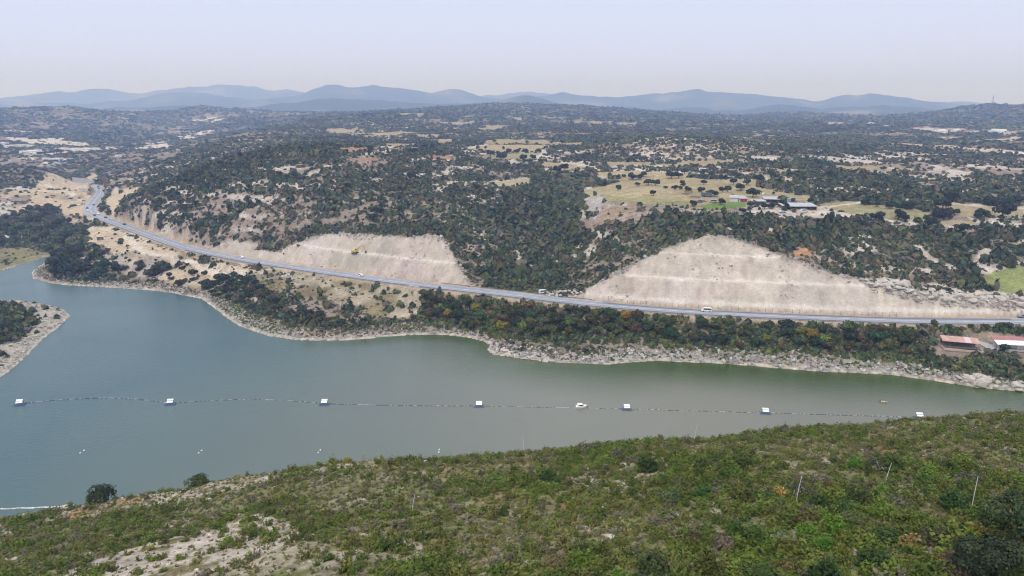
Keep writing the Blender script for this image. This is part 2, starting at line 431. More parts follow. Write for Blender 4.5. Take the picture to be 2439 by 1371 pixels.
def line_mask(px, width):
    pl = plan(px)
    P_ = np.array(pl)
    x0, y0 = P_.min(0) - 20; x1, y1 = P_.max(0) + 20
    a = (GX > x0) & (GX < x1) & (GY > y0) & (GY < y1)
    ii = np.where(a)
    d, _, _ = seg_dist(GX[ii], GY[ii], smooth_line([(p[0], p[1]) for p in pl], 4))
    m = np.zeros(GX.shape); m[ii] = sstep(width * 0.5 + 0.8, width * 0.5 - 0.5, d + fbm(GX[ii], GY[ii], 4, 2, 47) * 0.6)
    return m

A_ = lambda *c: np.array(c, np.float32)
SOIL, LIME, RED = A_(.245, .195, .155), A_(.46, .41, .36), A_(.27, .18, .12)
STRAW, STRAW2, GREENF, REDF = A_(.325, .268, .150), A_(.275, .25, .13), A_(.165, .19, .06), A_(.28, .17, .10)
SAND, PALE, CUTC, CUTP, CUTB = A_(.46, .37, .255), A_(.52, .455, .37), A_(.45, .395, .33), A_(.44, .37, .32), A_(.38, .34, .275)
GRAVEL, DRYG, LAWN, GREY = A_(.33, .30, .26), A_(.225, .185, .10), A_(.12, .20, .035), A_(.34, .315, .29)

n1, n2, n3 = fbm(GX, GY, 70, 4, 51), fbm(GX, GY, 14, 4, 52), fbm(GX, GY, 4, 3, 53)
def mixc(base, col, m):
    return base * (1 - m[..., None]) + col * m[..., None]
t_lime = sstep(0.05, 0.45, n1 * 0.5 + n2 * 0.6 + n3 * 0.35)
ALB = mixc(np.broadcast_to(SOIL, GX.shape + (3,)).astype(np.float32), LIME, t_lime.astype(np.float32))
ALB = mixc(ALB, A_(.33, .235, .13), (sstep(420, 560, GR) * sstep(-60, 150, GX) * sstep(-.2, .35, fbm(GX, GY, 25, 3, 56)) * .65).astype(np.float32))
ALB = mixc(ALB, RED, (sstep(0.2, 0.6, fbm(GX, GY, 40, 3, 54)) * 0.6).astype(np.float32))
DENS = np.clip(0.60 + 0.6 * n1 + 0.55 * n2, 0.12, 1.0)
DENS = np.where(GR > 650, np.clip(0.47 + 0.6 * n1 + 0.5 * n2 + .5 * fbm(GX, GY, 160, 3, 55), 0.1, 1), DENS)
def put(m, col, a=1.0, dens=None):
    global ALB
    mm = (m * a).astype(np.float32)
    idx = mm > 0
    ALB[idx] = ALB[idx] * (1 - mm[idx][:, None]) + col * mm[idx][:, None]
    if dens is not None:
        DENS[idx] = DENS[idx] * (1 - (mm[idx] > 0.3)) + dens * (mm[idx] > 0.3)

# limestone ledges that follow the contours of the hills
band = np.mod(NATZ + 4.0 * fbm(GX, GY, 40, 3, 93) + 1.0 * fbm(GX, GY, 9, 2, 94), 8.0) / 8.0
lw = sstep(.50, .62, band) * sstep(.99, .92, band) * sstep(-.25, .1, fbm(GX, GY, 38, 3, 95)) * (GR > 400) * (GR < 1000) * (1 - CUT)
put(lw, A_(.50, .45, .385), .85)
DENS = np.where(lw > .35, DENS * .22, DENS)
bare = [z2((40, 660), (180, 650), (380, 640), (370, 700), (200, 740), (0, 790), (0, 680)), z2((480, 590), (600, 600), (600, 640), (500, 640)),
        z2((740, 790), (1000, 760), (1160, 800), (1140, 900), (950, 980), (850, 940), (760, 850)), z2((700, 990), (1080, 1060), (1050, 1100), (800, 1060)),
        z2((800, 1060), (1100, 1090), (1200, 1130), (1260, 1300), (1000, 1330), (850, 1200)), z2((2030, 430), (2300, 400), (2439, 420), (2439, 590), (2200, 580), (2050, 540)),
        z2((1540, 340), (1900, 330), (1900, 400), (1560, 390)), z2((640, 330), (960, 330), (980, 440), (500, 480), (0, 420), (0, 330)), z2((850, 850), (900, 1040), (1000, 1040), (960, 900)),
        z2((1000, 590), (1200, 590), (1190, 640), (1010, 640)), z2((1440, 690), (1600, 670), (1700, 690), (1480, 710)), z2((260, 840), (340, 840), (320, 870), (270, 870)),
        z1((1130, 640), (1500, 500), (1900, 430), (2200, 400), (2400, 440), (1900, 500), (1600, 600), (1250, 670)), z1((900, 720), (1230, 690), (1200, 730), (950, 770)),
        z1((1860, 600), (2150, 560), (2180, 600), (2100, 640), (1900, 640)), z1((1580, 900), (1850, 880), (1940, 940), (1700, 970), (1600, 1030)), z1((2000, 960), (2300, 960), (2400, 1000), (2200, 1020), (1900, 1060)),
        z1((950, 980), (1200, 900), (1240, 1000), (1100, 1060)), z1((1200, 1070), (1400, 1010), (1450, 1080), (1400, 1170), (1300, 1180)), z1((1500, 730), (1780, 720), (1760, 800), (1560, 790)), z1((1300, 850), (1460, 860), (1450, 890), (1300, 880)),
        z1((1640, 650), (1900, 680), (2000, 750), (1800, 740)), z1((2150, 760), (2420, 740), (2420, 800), (2200, 800)), z1((1480, 1050), (1620, 1050), (1560, 1130), (1490, 1120)),
        z3((0, 440), (240, 430), (330, 520), (260, 590), (0, 560)), z3((1230, 740), (1420, 750), (1400, 790), (1230, 780)), z3((1480, 780), (1700, 800), (1680, 860), (1480, 850)), z3((1050, 640), (1150, 700), (1100, 800), (1000, 720)),
        [(1880, 560), (2010, 590), (2080, 640), (2050, 655), (1960, 620), (1890, 590)]]
for b in bare:
    m = mask(b)
    k = sstep(-0.25, 0.35, n2 + 0.5 * n3)
    put(m * sstep(-.45, .25, n2 + .5 * n3), LIME * A_(.94, .87, .82), 0.75, None)
    DENS[m] = (DENS[m] * 0.22 + 0.30 * (1 - k[m]) + 0.20)
far_bare = [z1((0, 240), (600, 210), (900, 300), (1250, 330), (1450, 400), (1150, 470), (900, 420), (500, 330), (0, 320)), z1((1180, 320), (1600, 290), (1700, 330), (1300, 350)), z1((200, 390), (600, 395), (600, 440), (200, 430)), z2((850, 205), (1500, 225), (1500, 270), (860, 260)),
            z3((850, 240), (1400, 255), (1380, 275), (900, 265)), z3((2200, 300), (2439, 310), (2439, 350), (2100, 340)), z2((0, 330), (560, 330), (500, 480), (0, 470)), z3((0, 330), (800, 400), (1200, 400), (1100, 450), (0, 470)), z3((1500, 540), (2439, 560), (2439, 860), (1700, 830), (1400, 700))]
for b in far_bare:
    m = mask(b, True)
    DENS[m] *= 0.8
dense = [[(1145, 690), (1160, 560), (1200, 470), (1260, 430), (1400, 420), (1380, 520), (1400, 590), (1340, 690)], [(1420, 600), (1600, 505), (1900, 520), (2300, 560), (2439, 620), (2439, 640), (2330, 640), (2300, 690), (2100, 650), (1850, 590), (1700, 545), (1600, 560), (1440, 640)],
         z1((800, 960), (1300, 650), (1800, 540), (2439, 520), (2439, 580), (1800, 700), (1450, 880), (900, 1000)), z2((1440, 520), (1850, 440), (2000, 430), (2030, 560), (1860, 600), (1700, 600))]
for b in dense:
    m = mask(b)
    DENS[m] = np.minimum(DENS[m] * 0.72 + 0.33, 1.0)

straw = [z2((1040, 445), (1300, 440), (1770, 455), (1700, 475), (1440, 470), (1280, 470), (1040, 475)), z2((880, 500), (1000, 478), (1300, 478), (1520, 475), (1400, 520), (1100, 525), (960, 515)), z2((1420, 590), (1640, 610), (1800, 640), (1600, 650), (1420, 630)),
         z2((1860, 600), (2050, 592), (2180, 603), (2439, 600), (2439, 625), (2200, 612), (1880, 625)), z2((1740, 680), (2000, 660), (2439, 668), (2439, 895), (2150, 890), (1900, 862), (1690, 815), (1790, 770), (1960, 738), (1950, 710)),
         z2((1000, 735), (1290, 710), (1355, 705), (1350, 740), (1200, 760), (1100, 755)), z2((980, 362), (1000, 345), (1180, 338), (1110, 372), (1000, 374)), z2((0, 368), (170, 372), (160, 390), (0, 392)), z2((100, 402), (460, 388), (560, 402), (350, 416), (150, 414)),
         z2((570, 408), (710, 406), (690, 424), (590, 422)), z2((850, 280), (920, 275), (910, 292)), z2((700, 315), (960, 320), (940, 338), (720, 328)), z2((1600, 306), (1690, 320), (1640, 330)), z2((1730, 313), (1830, 315), (1820, 338), (1740, 334)), z2((1860, 313), (1930, 320), (1900, 340)),
         z3((0, 715), (550, 740), (560, 790), (900, 850), (1000, 880), (930, 905), (700, 880), (560, 905), (130, 945), (0, 940)), z3((0, 610), (450, 600), (440, 615), (120, 637), (0, 637)), z3((600, 650), (880, 675), (720, 692)), z3((560, 700), (750, 705), (620, 742)),
         z3((1080, 640), (1300, 638), (1600, 665), (1690, 685), (1500, 687), (1350, 680), (1130, 652)), z3((1780, 905), (2439, 930), (2439, 1000), (2230, 990), (2000, 1000), (1880, 960)), z3((1830, 1030), (2100, 1040), (2050, 1080), (1880, 1070)),
         z1((2310, 375), (2439, 370), (2439, 395), (2310, 390)), z2((340, 470), (480, 468), (560, 480), (400, 490)), z2((440, 260), (600, 262), (590, 272), (440, 270)), z2((1230, 295), (1290, 292), (1280, 305), (1240, 303)), z2((700, 440), (800, 440), (800, 460), (710, 462))]
for i, f in enumerate(straw):
    put(mask(f, True if i in (6, 7, 8, 9, 10, 11, 12, 13, 14) else False), STRAW * (0.92 + 0.16 * ((i * 37) % 10) / 10), 0.95, 0.0)
for f in [z2((980, 548), (1350, 535), (1440, 530), (1390, 570), (1100, 572)), z2((1950, 325), (2090, 318), (2070, 337), (1960, 340)), z3((950, 905), (1180, 885), (1270, 905), (1700, 950), (1800, 990), (1600, 1035), (1200, 980), (1050, 945)), z3((1600, 970), (1780, 980), (1760, 1030), (1620, 1010))]:
    put(mask(f), STRAW2, 0.95, 0.0)
for f in [z2((0, 505), (250, 495), (560, 495), (560, 514), (200, 517), (0, 522)), z2((80, 570), (290, 562), (280, 582), (90, 582)), z2((630, 555), (830, 552), (810, 580), (650, 575))]:
    put(mask(f), REDF, 0.9, 0.02)
put(mask(z2((1800, 830), (2200, 850), (2439, 870), (2439, 895), (2150, 890), (1900, 862))), GREENF, 0.45, 0.0)
put(mask(z3((140, 920), (300, 895), (460, 900), (460, 930), (300, 945), (150, 952))), LAWN, 0.9, 0.0)
put(mask([(2338, 655), (2400, 641), (2480, 635), (2480, 704), (2400, 699), (2360, 686), (2343, 671)]), GREENF * 1.25, 0.9, 0.0)
put(mask(z3((850, 960), (960, 950), (1200, 985), (1180, 997), (900, 985))), PALE, 0.8, 0.0)
put(mask(z3((620, 900), (980, 930), (960, 975), (700, 960), (560, 940))), SAND, 0.7, 0.05)
put(mask(z3((0, 945), (130, 945), (200, 965), (0, 985))), GREY * A_(1.15, 1.0, .95), 0.8, 0.1)
put(mask(z3((820, 1225), (940, 1225), (920, 1290), (830, 1280))), A_(.40, .22, .10), 0.8, 0.05)
put(mask(z2((1720, 830), (1830, 830), (1900, 880), (1800, 1000), (1720, 960))), GREY * 1.05, 0.85, 0.12)
put(mask(z2((1830, 900), (2140, 900), (2050, 980), (1850, 1010))), A_(.28, .21, .14), 0.85, 0.08)
for f, dn in [([(1400, 462), (1480, 470), (1640, 482), (1680, 500), (1560, 520), (1530, 530), (1400, 545), (1380, 520)], .05), ([(1630, 480), (1800, 478), (2020, 500), (2060, 516), (1900, 524), (1640, 512)], .08), ([(1080, 362), (1420, 352), (1420, 362), (1080, 374)], .25), ([(1420, 412), (1640, 400), (1640, 412), (1420, 424)], .3), ([(2050, 512), (2439, 530), (2439, 545), (2150, 540)], .3)]:
    m = mask(f); DENS[m] = np.minimum(DENS[m], dn)
m = mask([(2228, 798), (2470, 803), (2470, 850), (2228, 846)]); DENS[m] = 0.0; put(m * sstep(-.6, .1, n2), A_(.25, .20, .15), .8)
FIELD = (DENS <= .02) & (GR > 420)
near_f = np.zeros(GX.shape, bool)
nf_ = fbm(GX, GY, 20, 2, 57)
for k_ in range(1, 20):
    near_f[:-k_] |= FIELD[k_:] & ((nf_[k_:] > -.55 + .1 * k_) | ((GR[k_:] > 850) & (nf_[k_:] > -.7 + .06 * k_)))
DENS = np.where(near_f & ~FIELD, np.minimum(DENS, .16), DENS)
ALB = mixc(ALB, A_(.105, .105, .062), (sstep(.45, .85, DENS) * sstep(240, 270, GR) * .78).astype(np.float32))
# tracks
for l, wd in [(z3((740, 770), (1020, 810), (1300, 840), (1450, 870), (1600, 880), (1900, 900), (2439, 940)), 6), (z3((1000, 935), (1180, 912), (1330, 890)), 4), (z3((430, 685), (540, 700), (610, 740)), 5), (z2((1430, 510), (1440, 535), (1400, 565), (1500, 590), (1700, 620), (1840, 660)), 6),
              (z2((1040, 475), (960, 490), (900, 505)), 6), (z3((1690, 1210), (1750, 1270), (1850, 1340), (1900, 1369)), 4), (z3((2080, 1340), (2200, 1210), (2160, 1280)), 3), (z2((1255, 1210), (1262, 1280), (1270, 1336)), 3), (z2((1670, 1215), (1650, 1270)), 3), (z1((2439, 640), (2240, 650), (2100, 660)), 3)]:
    put(line_mask(l, wd), PALE * 0.95, 0.9, 0.0)
# far right: pale tracks, diggings and a distant reservoir edge
for f in [z3((830, 422), (1130, 438), (1000, 436)), z3((1250, 443), (1350, 458), (1450, 490), (1400, 485), (1330, 462)), z3((1700, 428), (1890, 440), (1700, 442)), z3((1900, 450), (2380, 430), (2390, 472), (2000, 462)), z3((1450, 470), (2000, 500), (2439, 542), (2439, 550), (1950, 520), (1500, 482)), z3((1000, 345), (1150, 330), (1240, 345), (1100, 355)), z3((1700, 370), (2100, 395), (1700, 390))]:
    put(mask(f, True), SAND * 1.05, 0.85, 0.02)
put(mask(z3((2060, 536), (2439, 545), (2439, 556), (2080, 545)), False), A_(.62, .66, .70), 0.9, 0.0)
# far left: estate terraces and quarry strips
for f in [z1((110, 455), (450, 445), (565, 470), (560, 488), (120, 492)), z1((140, 545), (560, 522), (800, 500), (790, 522), (560, 545), (330, 560)), z1((0, 600), (180, 598), (170, 608), (0, 610)), z1((0, 385), (280, 392), (270, 402), (0, 402)), z1((450, 405), (560, 410), (520, 425)), z1((330, 600), (600, 592), (590, 600), (400, 608)), z1((990, 480), (1120, 470), (1230, 505), (1010, 500)), z1((1290, 410), (1450, 390), (1460, 410), (1380, 450), (1290, 450)), z1((1420, 310), (1500, 305), (1620, 325), (1500, 330)), z1((840, 290), (900, 292), (890, 312))]:
    put(mask(f, True), PALE * 1.1, 0.85, 0.05)
put(mask(z1((420, 610), (520, 605), (520, 625), (430, 625)), True), A_(.30, .36, .40), 0.8, 0.0)
# road works to the left, terraces below the road, sandy scarp above the lake
for f, c, dn in [(z1((200, 900), (265, 745), (560, 748), (690, 740), (700, 700), (660, 690), (580, 730), (640, 780), (650, 860), (600, 930), (580, 1000), (500, 1060), (430, 1000), (420, 930), (100, 970), (80, 940)), SAND * 1.05, 0.03),
              ([(200, 578), (212, 545), (250, 540), (280, 548), (330, 572), (420, 600), (520, 624), (640, 650), (560, 662), (480, 648), (420, 632), (340, 606), (260, 602)], SAND * 1.08, 0.03),
              (z1((800, 1000), (740, 900), (790, 830), (990, 790), (1010, 800), (880, 860), (820, 960), (815, 1010)), SAND, 0.03), (z1((0, 840), (140, 810), (260, 800), (270, 850), (120, 850), (0, 870)), SAND * 0.9, 0.2),
              ([(470, 648), (560, 662), (600, 660), (500, 700), (440, 704), (400, 690), (370, 650), (420, 640)], SAND * 0.95, 0.05), ([(220, 605), (300, 600), (420, 632), (380, 660), (300, 650), (240, 630)], GREY * A_(1.05, .98, .9), 0.12),
              ([(470, 578), (640, 600), (700, 580), (720, 600), (700, 636), (580, 618)], CUTP * .95, 0.04)]:
    put(mask(f), c, 0.9, dn)
for l, wd in [([(300, 560), (345, 600), (420, 615), (480, 632), (530, 645), (575, 650)], 5.5), ([(200, 480), (180, 470), (140, 452), (110, 440)], 6)]:
    put(line_mask(l, wd), PALE * 1.05, 0.9, 0.0)
for f, c in [([(420, 610), (480, 628), (560, 640), (640, 652), (700, 645), (640, 632), (560, 618), (470, 600)], A_(.26, .205, .13)), ([(300, 600), (420, 635), (500, 655), (480, 665), (400, 645), (280, 615)], A_(.30, .24, .16)), ([(120, 505), (200, 515), (215, 540), (150, 520)], A_(.22, .17, .11)), ([(90, 455), (180, 470), (190, 480), (100, 470)], A_(.33, .25, .17)), ([(150, 470), (195, 462), (200, 470), (160, 480)], A_(.27, .22, .16))]:
    m = mask(f); put(m * sstep(-.5, .2, n2 + n3), c, .85); DENS[m] = np.maximum(DENS[m], .15)
# dry grass on the mound below the road
for f in [[(590, 655), (700, 652), (850, 668), (1000, 690), (1025, 720), (1000, 752), (900, 760), (800, 725), (700, 695), (640, 690)]]:
    k = sstep(-.3, .4, n2)
    put(mask(f), DRYG, 0.9, 0.14); put(mask(f) * sstep(0, .4, fbm(GX, GY, 10, 3, 65)), A_(.15, .11, .065), .7)
    m = mask(f); put(m * k * 0.5, PALE * .9, 1.0)
ALB = ALB * (1 + .16 * fbm(GX, GY, 26, 4, 58) + .10 * fbm(GX, GY, 7, 3, 59))[..., None].astype(np.float32)
ALB = mixc(ALB, A_(.085, .095, .06), (sstep(1200, 1700, GR) * sstep(-.5, .25, fbm(GX, GY, 90, 4, 96)) * .6 * (DENS > .05)).astype(np.float32))
# lake margin: grey rubble, green wet strips, pale water line
LK = (LAKE > 0) & (GR > 240)
wv = 11 + 7 * fbm(GX, GY, 60, 2, 61)
put(LK * sstep(wv, wv * 0.55, LAKE), A_(.185, .165, .095), 0.9, 0.0)
put(LK * sstep(wv * .75, wv * 0.4, LAKE + 3 * fbm(GX, GY, 9, 3, 64)), GRAVEL, 0.9, 0.0)
put(LK * sstep(12, 8, LAKE) * sstep(2.0, 3.5, LAKE) * sstep(0.1, 0.45, fbm(GX, GY, 22, 3, 62)), A_(.10, .125, .035), 0.85)
put(LK * sstep(9, 4, LAKE) * sstep(0.15, 0.4, fbm(GX, GY, 10, 3, 63)), A_(.21, .15, .09), 0.6)
put(LK * sstep(1.6, 0.7, LAKE), A_(.50, .45, .37), 0.8)
put(mask([(-150, 700), (0, 596), (70, 585), (130, 602), (60, 628), (0, 646), (-200, 672)]), A_(.19, .18, .07), 0.7, 0.1)
put(mask([(0, 720), (60, 715), (140, 728), (165, 748), (100, 800), (0, 890), (-100, 940), (-100, 800), (30, 815), (85, 775), (80, 745)]), A_(.44, .40, .34), 0.7, 0.05)
# excavated faces
cutmix = mixc(mixc(np.broadcast_to(CUTC, GX.shape + (3,)).astype(np.float32), CUTP, sstep(-.1, .5, fbm(GX, GY, 30, 3, 71)).astype(np.float32)), CUTB, (sstep(.0, .5, fbm(GX, GY, 22, 4, 72)) * .9).astype(np.float32))
cutmix = cutmix * (1 + 0.09 * fbm(GX, GY, 2.4, 3, 73) + 0.07 * fbm(GX, GY, 9, 3, 75))[..., None].astype(np.float32)
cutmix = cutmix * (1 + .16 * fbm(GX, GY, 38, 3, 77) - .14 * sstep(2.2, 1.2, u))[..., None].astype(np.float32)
cutmix = mixc(cutmix, A_(.50, .455, .42), (sstep(.1, .5, fbm(SL, u * .5, 20, 3, 78)) * .35).astype(np.float32))
stain = sstep(0.42, 0.62, fbm(GX, GY, 12, 4, 74)) * 0.3
cutmix = mixc(cutmix, A_(.20, .16, .12), stain.astype(np.float32))
benchm = onb * (.8 + .2 * fbm(GX, GY, 25, 2, 76))
cutmix = cutmix * (1 + 0.11 * GUL + .05 * fbm(SL, u * .12, 5, 3, 79))[..., None].astype(np.float32)
cutmix = mixc(cutmix, A_(.60, .55, .485), (benchm * 0.9).astype(np.float32))
ALB = mixc(ALB, 0, np.zeros(GX.shape, np.float32)) if False else ALB
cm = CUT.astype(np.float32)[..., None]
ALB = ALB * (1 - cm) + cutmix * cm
DENS[CUT > 0.3] = 0.0
edge = sstep(6.0, 0.0, np.abs(NATZ - chf)) * okc * (RD > 8) * (RP > 0.3) * (RP < 12.6) * (1 - CUT)
put(edge * sstep(-.3, .3, n2), CUTC, 0.8)
DENS[edge > 0.6] *= 0.35
# brown earth heap near the right end of the rubble
m = mask([(2270, 748), (2300, 735), (2345, 727), (2439, 742), (2470, 750), (2439, 760), (2300, 758)]); put(m * sstep(-.45, .35, n2 + .4 * n3), A_(.25, .165, .105), 0.75, 0.0)
# road verges
verge = sstep(9.5, 7.0, RD) * (RP > -0.2) * (RP < 27)
put(verge, SAND * A_(.95, .92, .9), 0.75)
DENS[(RD < 9) & (RP < 28)] = 0.0
DENS[LAKE < 3] = 0.0
# near slope: tawny earth, chalky patches, rusty soil
NS = (GR < 235)
g1, g2, g3 = fbm(GX, GY, 14, 4, 81), fbm(GX, GY, 3.5, 3, 82), fbm(GX, GY, 1.0, 3, 83)
nsalb = mixc(np.broadcast_to(A_(.155, .15, .066), GX.shape + (3,)).astype(np.float32), A_(.30, .255, .185), sstep(-.25, .45, g1 * .5 + g2 * .7 + g3 * .3).astype(np.float32))
nsalb = mixc(nsalb, A_(.24, .115, .045), (sstep(.25, .55, fbm(GX, GY, 9, 3, 84)) * .35).astype(np.float32))
nsalb = mixc(nsalb, A_(.14, .16, .05), (sstep(.1, .5, fbm(GX, GY, 7, 3, 85)) * .7).astype(np.float32))
ALB[NS] = nsalb[NS]
BARE = np.zeros(GX.shape); ORANGE_G = None
for f, a in [([(110, 1400), (200, 1340), (330, 1300), (480, 1262), (620, 1226), (700, 1240), (735, 1262), (660, 1300), (560, 1340), (430, 1400)], 1.0), ([(560, 1400), (640, 1300), (760, 1290), (820, 1340), (760, 1400)], .45), ([(0, 1240), (300, 1180), (640, 1120), (900, 1090), (900, 1108), (640, 1150), (300, 1215), (0, 1280)], .55), ([(1436, 1262), (1462, 1262), (1470, 1296), (1430, 1296)], 1.0),
              ([(1680, 1195), (1790, 1185), (1800, 1210), (1700, 1222)], .32), ([(1350, 1110), (1600, 1090), (1700, 1120), (1450, 1165), (1330, 1150)], .3), ([(800, 1310), (1010, 1290), (1000, 1330), (850, 1345)], .5)]:
    P_ = np.array([hit(*q)[:2] for q in f]); ii = np.where(NS)
    m = inside(GX[ii] + fbm(GX[ii], GY[ii], 5, 3, 86) * 1.6, GY[ii] + fbm(GX[ii], GY[ii], 5, 3, 87) * 1.6, [tuple(q) for q in P_])
    BARE[ii] = np.maximum(BARE[ii], m * a)
put(BARE * sstep(-.7, -.1, g2 + .6 * g3), A_(.43, .37, .30), 0.95)
for f in [[(150, 1228), (240, 1200), (340, 1172), (430, 1152), (420, 1168), (330, 1192), (240, 1218), (160, 1240)], [(180, 1285), (260, 1270), (300, 1280), (200, 1296)], [(2150, 1320), (2300, 1300), (2320, 1371), (2200, 1371)]]:
    m = inside(GX + 1.5 * g1, GY + 1.5 * g2, [tuple(hit(*q)[:2]) for q in f]) & NS
    put(m * sstep(-.4, .2, g2), A_(.33, .175, .055), .8)
NSD = np.clip(0.86 + g1 * 0.5, 0.3, 1.0) * (1 - 0.72 * BARE)
DENS[NS] = NSD[NS]
ALB = np.clip(ALB * (1 + 0.16 * n3[..., None] + 0.10 * fbm(GX, GY, 1.6, 2, 91)[..., None]), 0.01, 0.9).astype(np.float32)

# ------------------------------------------------------------------ mesh and material builders
def new_mat(name):
    m = bpy.data.materials.new(name); m.use_nodes = True
    return m, m.node_tree.nodes, m.node_tree.links, m.node_tree.nodes['Principled BSDF']
def flat_mat(name, col, rough=0.6, metal=0.0, spec=0.4, noise=0.0, scale=4.0, objcol=False):
    m, N, L, B = new_mat(name)
    B.inputs['Roughness'].default_value = rough; B.inputs['Metallic'].default_value = metal
    B.inputs['Specular IOR Level'].default_value = spec
    src = None
    if objcol:
        oi = N.new('ShaderNodeObjectInfo'); src = oi.outputs['Color']
    if noise > 0:
        tc = N.new('ShaderNodeTexCoord'); nz = N.new('ShaderNodeTexNoise')
        nz.inputs['Scale'].default_value = scale; nz.inputs['Detail'].default_value = 5
        L.new(tc.outputs['Object'], nz.inputs['Vector'])
        mr = N.new('ShaderNodeMapRange'); mr.inputs['From Min'].default_value = .3; mr.inputs['From Max'].default_value = .7
        mr.inputs['To Min'].default_value = 1 - noise; mr.inputs['To Max'].default_value = 1 + noise
        L.new(nz.outputs['Fac'], mr.inputs[0])
        v = N.new('ShaderNodeVectorMath'); v.operation = 'SCALE'
        v.inputs[0].default_value = col
        if src: L.new(src, v.inputs[0])
        L.new(mr.outputs[0], v.inputs['Scale'])
        L.new(v.outputs[0], B.inputs['Base Color'])
    elif src:
        L.new(src, B.inputs['Base Color'])
    else:
        B.inputs['Base Color'].default_value = (*col, 1)
    return m
def np_mesh(name, verts, faces, mat=None, fcol=None, vcol=None, smooth=False):
    """verts (n,3), faces (m,k) arrays -> mesh"""
    me = bpy.data.meshes.new(name)
    verts = np.ascontiguousarray(verts, np.float32); faces = np.ascontiguousarray(faces, np.int32)
    k = faces.shape[1]
    me.vertices.add(len(verts)); me.vertices.foreach_set('co', verts.ravel())
    me.loops.add(faces.size); me.loops.foreach_set('vertex_index', faces.ravel())
    me.polygons.add(len(faces)); me.polygons.foreach_set('loop_start', np.arange(0, faces.size, k, dtype=np.int32))
    me.update(calc_edges=True)
    if fcol is not None:
        at = me.attributes.new('Col', 'FLOAT_COLOR', 'FACE')
        c = np.ones((len(faces), 4), np.float32); c[:, :3] = fcol
        at.data.foreach_set('color', c.ravel())
    if vcol is not None:
        at = me.attributes.new('Col', 'FLOAT_COLOR', 'POINT')
        c = np.ones((len(verts), 4), np.float32); c[:, :3] = vcol
        at.data.foreach_set('color', c.ravel())
    me.polygons.foreach_set('use_smooth', np.full(len(faces), smooth, bool))
    if mat: me.materials.append(mat)
    return me
def link(name, me, parent=None):
    o = bpy.data.objects.new(name, me); COL.objects.link(o)
    if parent: o.parent = parent
    return o
def tag(o, label=None, cat=None, group=None, kind=None):
    for k, v in (('label', label), ('category', cat), ('group', group), ('kind', kind)):
        if v: o[k] = v
    return o
def empty(name, loc, rz=0.0):
    o = bpy.data.objects.new(name, None); COL.objects.link(o)
    o.location = loc; o.rotation_euler = (0, 0, rz); o.empty_display_size = 0.5
    return o

# ------------------------------------------------------------------ ground material
def earth_mat(name, k, bump):
  gm, N, L, B = new_mat(name)
  at = N.new('ShaderNodeAttribute'); at.attribute_name = 'Col'
  tc = N.new('ShaderNodeTexCoord')
  B.inputs['Roughness'].default_value = 0.95; B.inputs['Specular IOR Level'].default_value = 0.1
  prev = at.outputs['Color']
  for sc_, amt in ((0.9, .30), (0.22, .22), (3.5, .22)):
      nz = N.new('ShaderNodeTexNoise'); nz.inputs['Scale'].default_value = sc_; nz.inputs['Detail'].default_value = 4; nz.inputs['Roughness'].default_value = .65
      L.new(tc.outputs['Object'], nz.inputs['Vector'])
      mr = N.new('ShaderNodeMapRange'); mr.inputs['From Min'].default_value = .3; mr.inputs['From Max'].default_value = .7
      mr.inputs['To Min'].default_value = 1 - amt * k; mr.inputs['To Max'].default_value = 1 + amt * k
      L.new(nz.outputs['Fac'], mr.inputs[0])
      v = N.new('ShaderNodeVectorMath'); v.operation = 'SCALE'
      L.new(prev, v.inputs[0]); L.new(mr.outputs[0], v.inputs['Scale']); prev = v.outputs[0]
  L.new(prev, B.inputs['Base Color'])
  bp = N.new('ShaderNodeBump'); bp.inputs['Strength'].default_value = bump; bp.inputs['Distance'].default_value = .6
  nb = N.new('ShaderNodeTexNoise'); nb.inputs['Scale'].default_value = .9; nb.inputs['Detail'].default_value = 6
  L.new(tc.outputs['Object'], nb.inputs['Vector']); L.new(nb.outputs['Fac'], bp.inputs['Height']); L.new(bp.outputs[0], B.inputs['Normal'])
  return gm
gm, gcut = earth_mat('earth', 1.0, .7), earth_mat('cut_rock', .45, .55)

VERT = np.stack([GX, GY, GZ], -1).reshape(-1, 3)
idx = np.arange(NA * NR).reshape(NR, NA)
quads = np.stack([idx[:-1, :-1], idx[:-1, 1:], idx[1:, 1:], idx[1:, :-1]], -1)
fc = lambda a: (a[:-1, :-1] + a[1:, 1:] + a[:-1, 1:] + a[1:, :-1]) / 4
fcut, fr = fc(CUT), fc(GR)
sel_slope = fr < 215
sel_cut = (fcut > 0.5)
flake = fc(LAKE)
sel_bed = (flake < -6) & (fr > 150)
flatc = ALB.reshape(-1, 3)
def piece(name, sel, label, cat, gm=gm):
    q = quads[sel]
    used, inv = np.unique(q, return_inverse=True)
    me = np_mesh(name, VERT[used], inv.reshape(q.shape), gm, vcol=flatc[used], smooth=True)
    return tag(link(name, me), label, cat, kind='structure')
piece('ground', ~sel_slope & ~sel_cut, 'rolling scrub covered hills and straw fields behind the lake', 'hills')
piece('hillside', sel_slope, 'near slope under the camera with tawny earth and chalky patches', 'hillside')
left_side = fc(RP) > 8.6
piece('cut_slope', sel_cut & left_side, 'pale pinkish excavated slope behind the road with the yellow digger', 'cut slope', gcut)
piece('cut_slope', sel_cut & ~left_side, 'tall pale benched excavated slope at the right of the road', 'cut slope', gcut)

